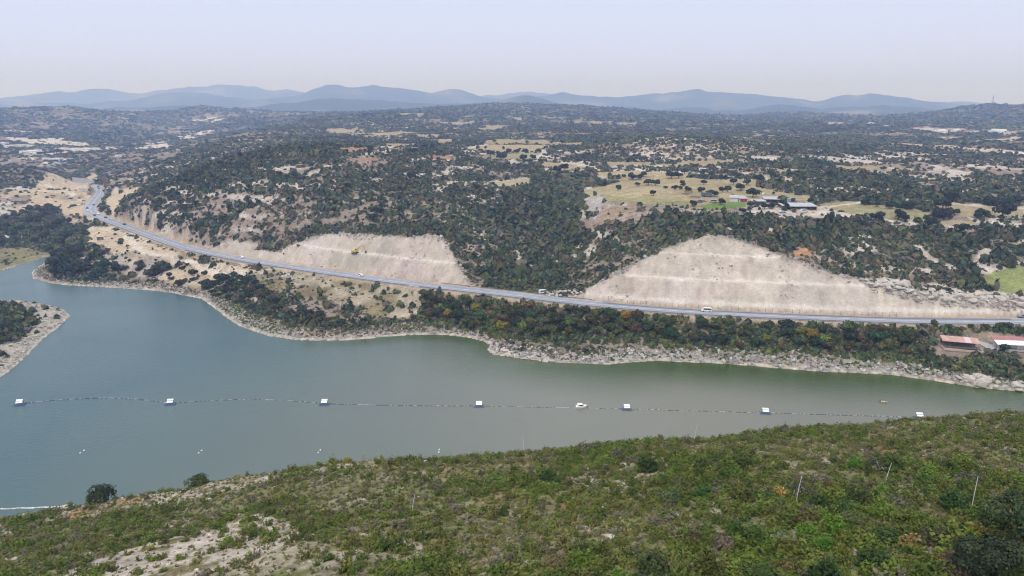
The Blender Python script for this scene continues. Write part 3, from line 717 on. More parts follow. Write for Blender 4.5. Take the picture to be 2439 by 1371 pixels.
# ------------------------------------------------------------------ mountains: three ranges fading into the haze
ranges = [(11500, 0.13, [(-700, 250), (-300, 240), (0, 233), (100, 223), (180, 220), (255, 211), (300, 218), (340, 223), (415, 211), (440, 206), (520, 201), (590, 203), (640, 215), (690, 212), (720, 223), (800, 236), (1000, 226), (1090, 233), (1180, 226), (1260, 219), (1330, 228), (1500, 242), (2000, 242), (2400, 246), (2700, 243), (3200, 235)]),
          (8300, 0.13, [(-700, 246), (-300, 240), (0, 238), (200, 250), (300, 240), (380, 222), (425, 216), (480, 222), (540, 232), (600, 240), (660, 236), (720, 222), (750, 208), (780, 202), (820, 207), (850, 210), (890, 205), (950, 211), (1030, 221), (1080, 214), (1100, 219), (1150, 232), (1210, 238), (1280, 229), (1335, 219), (1380, 226), (1430, 231), (1530, 224), (1590, 222),
                        (1640, 213), (1665, 212), (1690, 217), (1750, 220), (1850, 229), (1950, 239), (1985, 230), (2010, 225), (2100, 230), (2200, 239), (2300, 249), (2439, 262), (2700, 252), (3200, 245)]),
          (5600, 0.12, [(-700, 262), (-300, 262), (0, 268), (200, 266), (290, 258), (400, 252), (470, 246), (560, 256), (620, 250), (700, 242), (760, 238), (850, 235), (950, 238), (1050, 246), (1130, 247), (1185, 241), (1225, 229), (1250, 224), (1275, 231), (1315, 245), (1400, 252), (1470, 262), (1500, 254), (1545, 264), (1650, 260), (1760, 262), (1860, 250), (1960, 258), (2100, 250), (2200, 262), (2439, 268), (2700, 258), (3200, 262)])]
MA, MR = 1000, 320
mu = np.linspace(radians(-60), radians(60), MA); mv = np.linspace(math.log(4350), math.log(16000), MR)
MU, MV = np.meshgrid(mu, mv); MRR = np.exp(MV)
MX, MY = MRR * np.sin(MU), MRR * np.cos(MU)
MZ = 55 + fbm(MX, MY, 900, 4, 101) * 14
for k, (dist, wd, prof) in enumerate(ranges):
    azs, hs = [], []
    for a, b in prof:
        az, s = elev_slope(a, b); azs.append(az); hs.append(CAM_H + s * dist - 55)
    h = np.interp(mu, azs, hs); h = np.convolve(np.pad(h, 2, 'edge'), np.ones(5) / 5, 'valid')
    h = h + fbm(mu * dist, mu * 0, 330, 5, 111 + k, .62) * (26 + 10 * (k == 0))
    q = (MRR / dist - 1 + 0.012 * fbm(MX, MY, 1400, 3, 121 + k) * sstep(0, .04, np.abs(MRR / dist - 1))) / wd
    fall = np.exp(-np.abs(q) ** 1.5 * 1.2)
    spur = 1 + (0.9 * (.35 - np.abs(fbm(MX, MY, 1100, 5, 131 + k))) + .2 * fbm(MX, MY, 500, 3, 161 + k)) * sstep(0.0, 0.45, np.abs(q))
    MZ = np.maximum(MZ, 55 + np.maximum(h, 0)[None] * fall * spur)
mcol = mixc(np.broadcast_to(A_(.035, .045, .032), MX.shape + (3,)).astype(np.float32), A_(.36, .31, .25), (sstep(.05, .6, fbm(MX, MY, 420, 5, 141)) * .45).astype(np.float32))
mcol = mcol * (1 + .35 * fbm(MX, MY, 60, 3, 142))[..., None].astype(np.float32)
mi = np.arange(MA * MR).reshape(MR, MA)
mq = np.stack([mi[:-1, :-1], mi[:-1, 1:], mi[1:, 1:], mi[1:, :-1]], -1).reshape(-1, 4)
tag(link('mountains', np_mesh('mountains', np.stack([MX, MY, MZ], -1).reshape(-1, 3), mq, gm, vcol=mcol.reshape(-1, 3), smooth=True)), 'blue hazy mountain ranges along the horizon', 'mountains', kind='structure')

# ------------------------------------------------------------------ water
wm, N, L, B = new_mat('lake_water')
B.inputs['Roughness'].default_value = 0.14; B.inputs['IOR'].default_value = 1.52
tc = N.new('ShaderNodeTexCoord')
at = N.new('ShaderNodeAttribute'); at.attribute_name = 'Col'; L.new(at.outputs['Color'], B.inputs['Base Color'])
bp = N.new('ShaderNodeBump'); bp.inputs['Strength'].default_value = .4; bp.inputs['Distance'].default_value = .4
nr = N.new('ShaderNodeTexNoise'); nr.inputs['Scale'].default_value = .02; nr.inputs['Detail'].default_value = 3; L.new(tc.outputs['Object'], nr.inputs['Vector'])
mr = N.new('ShaderNodeMapRange'); mr.inputs['From Min'].default_value = .35; mr.inputs['From Max'].default_value = .65; mr.inputs['To Min'].default_value = .07; mr.inputs['To Max'].default_value = .24; L.new(nr.outputs['Fac'], mr.inputs[0]); L.new(mr.outputs[0], B.inputs['Roughness'])
mp = N.new('ShaderNodeMapping'); mp.inputs['Scale'].default_value = (.55, 1.1, 1); mp.inputs['Rotation'].default_value = (0, 0, .5)
L.new(tc.outputs['Object'], mp.inputs[0])
n_a = N.new('ShaderNodeTexNoise'); n_a.inputs['Scale'].default_value = 1.0; n_a.inputs['Detail'].default_value = 5; n_a.inputs['Roughness'].default_value = .6
L.new(mp.outputs[0], n_a.inputs['Vector'])
L.new(n_a.outputs['Fac'], bp.inputs['Height']); L.new(bp.outputs[0], B.inputs['Normal'])
wx0, wx1, wy0, wy1 = -1000, 420, 130, 760
nxw, nyw = 360, 160
xs, ys = np.linspace(wx0, wx1, nxw), np.linspace(wy0, wy1, nyw)
WXg, WYg = np.meshgrid(xs, ys)
wd_, _, _ = seg_dist(WXg, WYg, lake, closed=True)
win = inside(WXg, WYg, lake) | (wd_ < 9)
wi = np.arange(nxw * nyw).reshape(nyw, nxw)
wq = np.stack([wi[:-1, :-1], wi[:-1, 1:], wi[1:, 1:], wi[1:, :-1]], -1)
wsel = win[:-1, :-1] | win[1:, 1:] | win[:-1, 1:] | win[1:, :-1]
wq = wq[wsel]
# bluer left, greyer middle; green bank reflection and algae painted along the far shore
t = np.clip((WXg + 150 + 45 * fbm(WXg, WYg, 160, 3, 151)) / 170, 0, 1)
wcol = mixc(np.broadcast_to(A_(.022, .078, .080), WXg.shape + (3,)).astype(np.float32), A_(.150, .155, .115), t.astype(np.float32))
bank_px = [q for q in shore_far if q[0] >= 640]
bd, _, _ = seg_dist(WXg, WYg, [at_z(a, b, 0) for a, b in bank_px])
refl_algae = sstep(42, 8, bd + 7 * fbm(WXg, WYg, 40, 3, 152)) * sstep(-70, 40, WXg)
refl_algae = np.maximum(refl_algae * .95, sstep(16, 3, bd) * sstep(-120, -70, WXg) * .8)
wcol = mixc(wcol, A_(.030, .062, .002), refl_algae.astype(np.float32))
wcol = wcol * (1 + .10 * fbm(WXg, WYg, 60, 4, 153))[..., None].astype(np.float32)
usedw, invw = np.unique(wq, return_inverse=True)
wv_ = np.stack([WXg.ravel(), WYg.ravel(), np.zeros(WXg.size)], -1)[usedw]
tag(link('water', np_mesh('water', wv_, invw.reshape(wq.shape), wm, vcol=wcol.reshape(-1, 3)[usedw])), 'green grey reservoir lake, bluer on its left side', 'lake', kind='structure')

# ------------------------------------------------------------------ road with markings
def ribbon(line, off0, off1, dz, step=None):
    pts = np.array(line); t = np.gradient(pts[:, :2], axis=0); t /= np.linalg.norm(t, axis=1)[:, None]
    nrm = np.stack([t[:, 1], -t[:, 0]], 1)               # uphill side
    a = np.concatenate([pts[:, :2] + nrm * off0, (pts[:, 2] + dz)[:, None]], 1)
    b = np.concatenate([pts[:, :2] + nrm * off1, (pts[:, 2] + dz)[:, None]], 1)
    n_ = len(pts)
    f = np.stack([np.arange(n_ - 1), np.arange(1, n_), np.arange(1, n_) + n_, np.arange(n_ - 1) + n_], 1)
    return np.concatenate([a, b]), f
def resample(line, step):
    L_ = np.array(line); s = np.concatenate([[0], np.cumsum(np.linalg.norm(np.diff(L_[:, :2], axis=0), axis=1))])
    q = np.arange(0, s[-1], step)
    return np.stack([np.interp(q, s, L_[:, k]) for k in range(3)], 1)
road_f = resample(road, 2.0)
ROADW = road_f[:, 1] < 1020
asph = flat_mat('asphalt', (.275, .29, .33), .8, noise=.12, scale=.15)
asph2 = flat_mat('dark_asphalt', (.13, .14, .165), .8, noise=.15, scale=.2)
paint = flat_mat('road_paint', (.75, .75, .72), .6)
v, f = ribbon(road_f, -ROAD_HW, ROAD_HW, 0.03)
tag(link('road', np_mesh('road', v, f, asph)), 'grey two lane road curving along the far side of the lake', 'road', kind='structure')
i0 = np.argmin(np.hypot(road_f[:, 0] - at_z(2420, 764, 14)[0], road_f[:, 1] - at_z(2420, 764, 14)[1])); i1 = np.argmin(np.hypot(road_f[:, 0] - at_z(1420, 724, 14)[0], road_f[:, 1] - at_z(1420, 724, 14)[1]))
v, f = ribbon(road_f[i0:i1], 2.6, ROAD_HW - .1, 0.036)  # darker grey strip along the hill side of the road
tag(link('road_lane', np_mesh('road_lane', v, f, asph2)), 'darker strip of asphalt under the benched slope', 'road', kind='structure')
vs, fs, o = [], [], 0
for off in (-4.6, 0.25 - .5, 0.45, 4.7):
    v, f = ribbon(road_f, off, off + .22, 0.042)
    if off == 0.45:
        f = f[(np.arange(len(f)) % 4) < 2]
    vs.append(v); fs.append(f + o); o += len(v)
tag(link('road_markings', np_mesh('road_markings', np.concatenate(vs), np.concatenate(fs), paint)), 'white painted lines on the grey road', 'road markings', kind='structure')
# ------------------------------------------------------------------ foliage
def foliage_mat(name, rnd=0.35, trans=0.2):
    m, N, L, B = new_mat(name)
    at = N.new('ShaderNodeAttribute'); at.attribute_name = 'Col'
    oi = N.new('ShaderNodeObjectInfo')
    mr = N.new('ShaderNodeMapRange'); mr.inputs['To Min'].default_value = 1 - rnd; mr.inputs['To Max'].default_value = 1 + rnd
    L.new(oi.outputs['Random'], mr.inputs[0])
    v = N.new('ShaderNodeVectorMath'); v.operation = 'SCALE'
    L.new(at.outputs['Color'], v.inputs[0]); L.new(mr.outputs[0], v.inputs['Scale'])
    v2 = N.new('ShaderNodeVectorMath'); v2.operation = 'MULTIPLY'
    L.new(v.outputs[0], v2.inputs[0]); L.new(oi.outputs['Color'], v2.inputs[1])
    L.new(v2.outputs[0], B.inputs['Base Color'])
    B.inputs['Roughness'].default_value = .75; B.inputs['Specular IOR Level'].default_value = .18
    if trans:
        tr = N.new('ShaderNodeBsdfTranslucent'); ms = N.new('ShaderNodeMixShader'); ms.inputs[0].default_value = trans
        L.new(v2.outputs[0], tr.inputs[0]); L.new(B.outputs[0], ms.inputs[1]); L.new(tr.outputs[0], ms.inputs[2])
        L.new(ms.outputs[0], N['Material Output'].inputs['Surface'])
    return m
FOL = foliage_mat('foliage')
STUFF = foliage_mat('scrub_foliage', 0.0, 0.12)
BARK = flat_mat('bark', (.10, .075, .055), .9, noise=.3, scale=3)
DEADWOOD = flat_mat('dead_wood', (.30, .27, .25), .9, noise=.3, scale=6)
ROCK = flat_mat('limestone', (.47, .43, .38), .9, noise=.25, scale=1.2)

def unit(n_, r_):
    v = r_.normal(size=(n_, 3)); return v / np.linalg.norm(v, axis=1)[:, None]
def leaf_quads(cent, nrm, size, r_, stretch=1.35):
    """one small four-sided leaf clump at each centre, facing roughly along nrm"""
    n_ = len(cent)
    a = np.cross(nrm, unit(n_, r_)); a /= np.linalg.norm(a, axis=1)[:, None] + 1e-9
    b = np.cross(nrm, a)
    s = (size * r_.uniform(.6, 1.25, n_))[:, None]
    a, b = a * s * stretch * .5, b * s * .5
    j = lambda: 1 + r_.uniform(-.35, .35, (n_, 1))
    v = np.stack([cent - a * j() - b * j(), cent + a * j() - b * j(), cent + a * j() + b * j(), cent - a * j() + b * j()], 1).reshape(-1, 3)
    return v, np.arange(4 * n_).reshape(-1, 4)
def crown(seed, n_, rad, hgt, leaf, z0=0.0, lobes=7, flat=0.8, col=(.05, .07, .03), colv=.35, hue=None, shell=.72):
    """a crown of several leafy lobes with gaps; returns verts, faces, face colours"""
    r_ = np.random.default_rng(seed)
    ang = r_.uniform(0, 2 * pi, lobes); rr = rad * np.sqrt(r_.uniform(.04, .42, lobes))
    lc = np.stack([rr * np.cos(ang), rr * np.sin(ang), z0 + hgt * r_.uniform(.34, .70, lobes)], 1)
    lr = rad * r_.uniform(.36, .60, lobes)
    k = r_.integers(0, lobes, n_)
    d = unit(n_, r_); d[:, 2] = np.where(d[:, 2] < -.35, -d[:, 2], d[:, 2])
    q = r_.uniform(shell, 1.08, n_) ** 1.0
    lump = 1 + .18 * np.sin(d[:, 0] * 5 + k) * np.cos(d[:, 1] * 4.3 - k)
    c = lc[k] + d * (lr[k] * q * lump)[:, None] * np.array([1, 1, flat])
    c[:, 2] = np.clip(c[:, 2], z0 + .02 * hgt, None)
    nn = d + unit(n_, r_) * .55; nn /= np.linalg.norm(nn, axis=1)[:, None]
    v, f = leaf_quads(c, nn, leaf, r_)
    cc = np.array(col)[None] * (1 + r_.uniform(-colv, colv, (n_, 1))) * (1 + .22 * np.sin(k * 2.1))[:, None]
    if hue is not None:
        m = r_.uniform(0, 1, n_) < hue[1]
        cc[m] = np.array(hue[0]) * (1 + r_.uniform(-.3, .3, (m.sum(), 1)))
    return v, f, cc
def spray(seed, n_, rad, hgt, leaf, col, colv=.35, hue=None):
    """an upright brushy shrub: leafy twigs fanning out from the base"""
    r_ = np.random.default_rng(seed)
    tw = max(10, n_ // 10)
    a = r_.uniform(0, 2 * pi, tw); tilt = np.sqrt(r_.uniform(0, 1, tw)) * 1.15
    L_ = (1 - .35 * (tilt / 1.15) ** 2) * r_.uniform(.7, 1.1, tw)
    dirs = np.stack([np.sin(tilt) * np.cos(a), np.sin(tilt) * np.sin(a), np.cos(tilt)], 1)
    k = r_.integers(0, tw, n_); t = r_.uniform(.35, 1.02, n_)
    c = dirs[k] * (L_[k] * t)[:, None] * np.array([rad, rad, hgt]) + r_.normal(size=(n_, 3)) * rad * .07
    c[:, 2] = np.abs(c[:, 2])
    nn = dirs[k] * .6 + unit(n_, r_) * .8 + np.array([0, 0, .35]); nn /= np.linalg.norm(nn, axis=1)[:, None]
    v, f = leaf_quads(c, nn, leaf, r_, 1.8)
    cc = np.array(col)[None] * (1 + r_.uniform(-colv, colv, (n_, 1)))
    if hue is not None:
        m = r_.uniform(0, 1, n_) < hue[1]
        cc[m] = np.array(hue[0]) * (1 + r_.uniform(-.3, .3, (m.sum(), 1)))
    return v, f, cc
def tube_path(pts, radii, nseg=6):
    """tapered limb along points: verts, faces"""
    pts = [Vector(p) for p in pts]; vs, fs = [], []
    for i, p in enumerate(pts):
        t = (pts[min(i + 1, len(pts) - 1)] - pts[max(i - 1, 0)]).normalized()
        a = t.orthogonal().normalized(); b = t.cross(a)
        for k in range(nseg):
            an = 2 * pi * k / nseg
            vs.append(tuple(p + (a * cos(an) + b * sin(an)) * radii[i]))
    for i in range(len(pts) - 1):
        for k in range(nseg):
            k2 = (k + 1) % nseg
            fs.append((i * nseg + k, i * nseg + k2, (i + 1) * nseg + k2, (i + 1) * nseg + k))
    return vs, fs
def join_vf(parts):
    V_, F_, o = [], [], 0
    for v, f in parts:
        V_.append(np.array(v, float)); F_.append(np.array(f) + o); o += len(v)
    return np.concatenate(V_), np.concatenate(F_)
def trunk_mesh(seed, h, r0, rad, limbs=5):
    r_ = random.Random(seed)
    fork = h * .34
    parts = [tube_path([(0, 0, -.3), (r_.uniform(-.1, .1), r_.uniform(-.1, .1), fork * .5), (r_.uniform(-.2, .2), r_.uniform(-.2, .2), fork)], [r0 * 1.25, r0 * .9, r0 * .75], 7)]
    for i in range(limbs):
        a = 2 * pi * i / limbs + r_.uniform(-.4, .4); s = r_.uniform(.4, .7) * rad
        parts.append(tube_path([(0, 0, fork * .9), (cos(a) * s * .5, sin(a) * s * .5, h * .52), (cos(a) * s, sin(a) * s, h * r_.uniform(.68, .8))], [r0 * .55, r0 * .34, r0 * .12], 5))
    v, f = join_vf(parts)
    return np_mesh('trunk', v, f, BARK, smooth=True)

def tree_kind(seed, n_, rad, hgt, leaf, **kw):
    v, f, c = crown(seed, n_, rad, hgt * .93, leaf, z0=hgt * .07, **kw)
    return np_mesh('crown', v, f, FOL, fcol=c), trunk_mesh(seed, hgt, .055 * hgt, rad)
def add_plant(name, proto, loc, s, rz, label, cat, group, tint=(1, 1, 1), sz=None):
    """proto: (crown mesh, trunk mesh) or (leaf mesh,)"""
    if len(proto) == 2:
        e = empty(name, loc, rz)
        e.scale = (s, s, s * (sz or 1))
        for nm, me in (('crown', proto[0]), ('trunk', proto[1])):
            o = link(nm, me, e); o.color = (*tint, 1)
    else:
        e = link(name, proto[0]); e.location = loc; e.rotation_euler = (0, 0, rz); e.scale = (s, s, s * (sz or 1)); e.color = (*tint, 1)
    return tag(e, label, cat, group)
def poisson(poly, dmin, nmax, r_, tries=6000):
    P_ = np.array(poly); x0, y0 = P_.min(0); x1, y1 = P_.max(0)
    X, Y = r_.uniform(x0, x1, tries), r_.uniform(y0, y1, tries)
    ok = inside(X, Y, [tuple(p) for p in P_])
    out = []
    for x, y in zip(X[ok], Y[ok]):
        if all((x - a) ** 2 + (y - b) ** 2 > dmin * dmin for a, b in out):
            out.append((x, y))
            if len(out) >= nmax: break
    return out
def to_px(x, y, z):
    dx, dy, dz = x, y, z - CAM_H
    f = dy * CP - dz * SP
    return IW / 2 + FPX * dx / f, IH / 2 - FPX * (dy * SP + dz * CP) / f
def ordn(i):
    return ['first', 'second', 'third', 'fourth', 'fifth', 'sixth', 'seventh', 'eighth', 'ninth', 'tenth', 'eleventh', 'twelfth', 'thirteenth', 'fourteenth', 'fifteenth', 'sixteenth', 'seventeenth', 'eighteenth', 'nineteenth', 'twentieth'][i] if i < 20 else f'{i + 1}th'

# ------------------------------------------------------------------ scrub on the hills (uncountable): one baked mesh per hill
def scrub_templates(nq, seed, leaf):
    out = []
    for k in range(5):
        r_ = np.random.default_rng(seed + k)
        d = unit(nq, r_); d[:, 2] = np.abs(d[:, 2])
        c = d * (r_.uniform(.62, 1.0, nq) * (1 + .22 * np.sin(d[:, 0] * 4 + k * 2)))[:, None] * np.array([1, 1, .95]) + np.array([0, 0, .04])
        nn = d + unit(nq, r_) * .5; nn /= np.linalg.norm(nn, axis=1)[:, None]
        v, f = leaf_quads(c, nn, leaf, r_, 1.2)
        out.append(v.reshape(nq, 4, 3))
    return out
def bake(name, X, Y, R, H, COLR, nq, leaf, label, cat, seed, bend=0.0, mat=None, jitter=.28, tmpl=None):
    n_ = len(X)
    if n_ == 0: return None
    T = tmpl or scrub_templates(nq, seed, leaf)
    nq = T[0].shape[0]
    r_ = np.random.default_rng(seed + 99)
    Zg = lookup(GZ, X, Y)
    k = r_.integers(0, len(T), n_); a = r_.uniform(0, 2 * pi, n_); ca, sa = np.cos(a), np.sin(a)
    tv = np.stack(T)[k].reshape(n_, nq * 4, 3)
    V_ = np.empty((n_, nq * 4, 3), np.float32)
    tv = tv * np.stack([r_.uniform(.65, 1.5, n_), r_.uniform(.75, 1.2, n_), r_.uniform(.7, 1.3, n_)], 1)[:, None, :]
    V_[..., 0] = (tv[..., 0] * ca[:, None] - tv[..., 1] * sa[:, None]) * R[:, None] + X[:, None]
    V_[..., 1] = (tv[..., 0] * sa[:, None] + tv[..., 1] * ca[:, None]) * R[:, None] + Y[:, None]
    V_[..., 2] = tv[..., 2] * H[:, None] + Zg[:, None] - .12 * H[:, None]
    F_ = np.arange(n_ * nq * 4, dtype=np.int32).reshape(-1, 4)
    cc = np.repeat(COLR, nq, axis=0) * (1 + r_.uniform(-jitter, jitter, (n_ * nq, 1)))
    me = np_mesh(name, V_.reshape(-1, 3), F_, mat or STUFF, fcol=np.clip(cc, .005, .9))
    o = link(name, me)
    if name: tag(o, label, cat, kind='stuff')
    return o
GREENS = np.array([(.056, .080, .040), (.076, .096, .040), (.048, .072, .046), (.098, .106, .044), (.130, .108, .062), (.125, .115, .085), (.034, .050, .024)])
def scatter(r0, r1, cell, az0=-48, az1=48, seed=0, vis=True):
    r_ = np.random.default_rng(seed)
    a0, a1 = radians(az0), radians(az1)
    n_ = int((a1 - a0) / 2 * (r1 ** 2 - r0 ** 2) / cell ** 2)
    az = r_.uniform(a0, a1, n_); rr = np.sqrt(r_.uniform(r0 ** 2, r1 ** 2, n_))
    X, Y = rr * np.sin(az), rr * np.cos(az)
    ok = r_.uniform(0, 1, n_) < lookup(DENS, X, Y)
    if vis: ok &= lookup(VIS.astype(np.float32), X, Y) > .3
    ok &= lookup(CUT, X, Y) < .2
    return X[ok], Y[ok], rr[ok], r_
TALL = mask(dense[0]).astype(np.float32) + 0.5 * mask(dense[1]).astype(np.float32)
def colours(n_, r_, X, Y, dry=.24):
    g = GREENS[r_.integers(0, 4, n_)]
    m = r_.uniform(0, 1, n_) < dry * (1 + 1.2 * fbm(X, Y, 35, 2, 201))
    g = np.where(m[:, None], GREENS[r_.integers(4, 6, n_)], g)
    return g * (1 + .35 * fbm(X, Y, 90, 3, 202))[:, None] * r_.uniform(.75, 1.3, (n_, 1))
bands = [(262, 460, 1.75, 26, .62, 301, 'near'), (460, 760, 2.05, 18, .72, 302, 'near'), (760, 1150, 3.0, 12, .85, 303, 'far'), (1150, 1900, 5.0, 9, 1.0, 304, 'far'), (1900, 3500, 9.0, 7, 1.1, 305, 'far')]
names = {301: 'dark green scrub on the hill flanks beside the road', 302: 'dark evergreen scrub dotted over the rocky middle hills', 303: 'bushes and trees over the plateau between the straw fields', 304: 'dim blue green bushes on the far plateau', 305: 'far woodland specks fading into haze'}
for (r0, r1, cell, nq, leaf, sd, w) in bands:
    X, Y, RR, r_ = scatter(r0, r1, cell, seed=sd)
    big = r_.uniform(0, 1, len(X)) ** 2.6 * (1.25 + .9 * fbm(X, Y, 22, 2, 203))
    R = cell * (.42 + (.75 if r0 < 700 else .42) * big) * (1 + .35 * lookup(TALL, X, Y))
    H = R * r_.uniform(1.0, 1.6, len(X)) * (1.0 if r0 < 700 else (.72 if r0 < 1000 else .5))
    bank = (lookup(RS, X, Y) < 0) & (lookup(RP, X, Y) < 22) & (lookup(RD, X, Y) < 110)
    ok = ~bank | (r_.uniform(0, 1, len(X)) < .55)
    bake('hill_scrub', X[ok], Y[ok], R[ok], H[ok], colours(ok.sum(), r_, X[ok], Y[ok]), nq, leaf, names[sd], 'scrub', sd)

# low dry plants and stones between the bushes
X, Y, RR, r_ = scatter(262, 680, 1.6, seed=311)
c = np.where((r_.uniform(0, 1, len(X)) < .78)[:, None], np.array([(.10, .105, .055)]), np.array([(.36, .33, .29)])) * r_.uniform(.6, 1.25, (len(X), 1))
bake('dry_undergrowth', X, Y, r_.uniform(.3, .95, len(X)), r_.uniform(.25, .7, len(X)), c, 8, .8, 'low plants and stones between the hillside bushes', 'undergrowth', 311)

# ------------------------------------------------------------------ lake bank: individual trees
bank_protos = [tree_kind(s, 620, 3.0, 4.9, .52, lobes=lb, col=c, hue=h) for s, lb, c, h in
               [(401, 8, (.060, .080, .026), ((.075, .075, .025), .2)), (402, 7, (.078, .095, .028), ((.09, .075, .03), .25)), (403, 9, (.044, .066, .030), ((.05, .06, .025), .2)), (404, 8, (.100, .102, .032), ((.11, .085, .035), .3)), (405, 8, (.20, .185, .028), ((.23, .215, .03), .4)), (406, 7, (.092, .085, .034), ((.15, .10, .04), .25))]]
kinds = ['dark green', 'mid green', 'deep green', 'olive brown', 'yellow green', 'rusty green']
rb = np.random.default_rng(77)
bankpoly = [hit(*q)[:2] for q in [(1012, 712), (1130, 722), (1250, 729), (1400, 745), (1560, 765), (1700, 772), (1900, 783), (2100, 793), (2190, 800), (2205, 868), (2300, 872), (2439, 878), (2470, 905), (2400, 905), (2300, 886), (2200, 868), (2150, 850), (2000, 840), (1850, 832), (1700, 826), (1550, 815), (1480, 802), (1300, 805), (1190, 800), (1130, 785), (1020, 765)]]
pts = poisson(bankpoly, 4.6, 170, rb)
strip = [hit(*q)[:2] for q in [(2185, 777), (2300, 780), (2480, 783), (2480, 797), (2300, 792), (2200, 790)]]
pts += poisson(strip, 4.2, 26, rb)
pts.sort(key=lambda p: p[0])
yel = [hit(*q)[:2] for q in [(1060, 752), (1135, 742), (1200, 785), (1480, 760), (1800, 810), (1830, 806), (1945, 812), (1720, 800), (1915, 808), (1240, 785)]]
info = []
for (x, y) in pts:
    dy = min(math.hypot(x - a, y - b) for a, b in yel)
    k = 4 if dy < 3.2 else int(rb.choice([0, 1, 2, 3, 5], p=[.28, .28, .18, .18, .08]))
    z = ground(x, y)
    px, py = to_px(x, y, z)
    info.append((x, y, z, k, px, py))
# label: colour, stretch of the bank, and place within the stretch
stretch = [(0, 1180, 'wooded bank by the dry mound'), (1180, 1400, 'wooded bank below the rock heap'), (1400, 1620, 'wooded bank left of the white car'), (1620, 1800, 'wooded bank just below the white car'), (1800, 2000, 'wooded bank among yellow crowns'), (2000, 2230, 'wooded bank left of pink shed'), (2230, 4000, 'trees around the pink roofed shed')]
cnt = {}
for (x, y, z, k, px, py) in info:
    st = next(s for a, b, s in stretch if a <= px < b)
    row = 'roadside' if lookup(RD, np.array([x]), np.array([y]))[0] < 17 else ('shore side' if lookup(LAKE, np.array([x]), np.array([y]))[0] < 16 else 'middle')
    c = cnt.get((st, k, row), 0); cnt[(st, k, row)] = c + 1
    lab = f'{ordn(c)} {kinds[k]} {row} tree from left, {st}'
    assert len(lab.split()) <= 16, lab
    tint = np.clip(rb.normal(1, .14, 3) * rb.uniform(.8, 1.15), .5, 1.5)
    low = .55 if (px > 2185 and py < 803) else 1.0
    add_plant('bank_tree', bank_protos[k], (x, y, z - .1), low * rb.uniform(.80, 1.32) * (1.0 if py < 845 else (.85 if px < 2190 else .6)), rb.uniform(0, 6.28), lab, 'tree', 'trees on the bank between lake and road', tuple(tint), rb.uniform(.9, 1.15))

# filler bushes under the bank trees
def in_poly_scatter(poly, cell, seed):
    r_ = np.random.default_rng(seed); P_ = np.array(poly); (x0, y0), (x1, y1) = P_.min(0), P_.max(0)
    n_ = int((x1 - x0) * (y1 - y0) / cell ** 2); X = r_.uniform(x0, x1, n_); Y = r_.uniform(y0, y1, n_)
    ok = inside(X, Y, [tuple(p) for p in P_]); return X[ok], Y[ok], r_
fillpoly = [hit(*q)[:2] for q in [(1000, 702), (1130, 706), (1250, 715), (1400, 732), (1560, 750), (1700, 759), (1900, 769), (2170, 778), (2190, 800), (2215, 848), (2300, 852), (2439, 858), (2470, 912), (2300, 892), (2150, 862), (2000, 850), (1850, 842), (1700, 834), (1550, 826), (1480, 815), (1300, 815), (1190, 806), (1130, 790), (1000, 770)]]
X, Y, r_ = in_poly_scatter(fillpoly, 1.9, 321)
ok = (lookup(RD, X, Y) > 7.8) & (lookup(LAKE, X, Y) > 4)
X, Y = X[ok], Y[ok]
R = r_.uniform(.8, 1.9, len(X))
bake('bank_scrub', X, Y, R, R * r_.uniform(.9, 1.5, len(X)), colours(len(X), r_, X, Y, .18) * np.array([1.25, 1.3, .95]), 34, .5, 'mixed green and rusty thicket under the bank trees', 'thicket', 321)

X, Y, r_ = in_poly_scatter(strip, 1.6, 322)
X, Y = X[lookup(RD, X, Y) > 8], Y[lookup(RD, X, Y) > 8]
R = r_.uniform(.8, 1.7, len(X))
bake('bank_scrub', X, Y, R, R * r_.uniform(1.0, 1.7, len(X)), colours(len(X), r_, X, Y, .15) * np.array([1.25, 1.3, .95]), 34, .5, 'hedge like thicket between the road and the sheds', 'thicket', 323)

# ------------------------------------------------------------------ bushes on the mound, the scarp, the spits and the wooded flat
bush_protos = [(np_mesh('bush', *(lambda t: (t[0], t[1], FOL, t[2]))(crown(s, 420, 2.4, 2.7, .46, lobes=7, flat=.85, col=c, hue=h))),) for s, c, h in
               [(411, (.034, .050, .024), ((.06, .06, .025), .15)), (412, (.045, .056, .022), ((.085, .075, .03), .2)), (413, (.028, .042, .026), ((.05, .05, .03), .15)), (414, (.075, .062, .042), ((.12, .09, .06), .35))]]
bk = ['dark green', 'olive green', 'blackish green', 'brownish']
def bush_group(pts, where, group, seed, s0=.8, s1=1.3, p=(.35, .3, .25, .1), flip=False):
    r_ = np.random.default_rng(seed); pts = sorted(pts, key=lambda q: q[0]); cn = {}
    for q in pts:
        x, y = q[:2]; z = ground(x, y); k = int(r_.choice(4, p=p)); s = q[2] if len(q) > 2 else r_.uniform(s0, s1)
        size = 'large' if s > 1.15 else ('small' if s < .75 else 'mid sized')
        c = cn.get((k, size), 0); cn[(k, size)] = c + 1
        add_plant('bush', bush_protos[k], (x, y, z - .15), s, r_.uniform(0, 6.28), f'{ordn(c)} {size} {bk[k]} bush from left, {where}', 'bush', group, tuple(np.clip(r_.normal(1, .1, 3), .7, 1.3)), r_.uniform(.85, 1.15))
rm = np.random.default_rng(5)
mound = [hit(*q)[:2] for q in [(478, 680), (540, 655), (600, 668), (640, 695), (690, 735), (760, 750), (850, 772), (800, 782), (700, 770), (630, 748), (560, 722), (495, 700)]]
bush_group(poisson(mound, 3.4, 60, rm), 'dark thicket on the dry mound', 'bushes on the dry mound', 1)
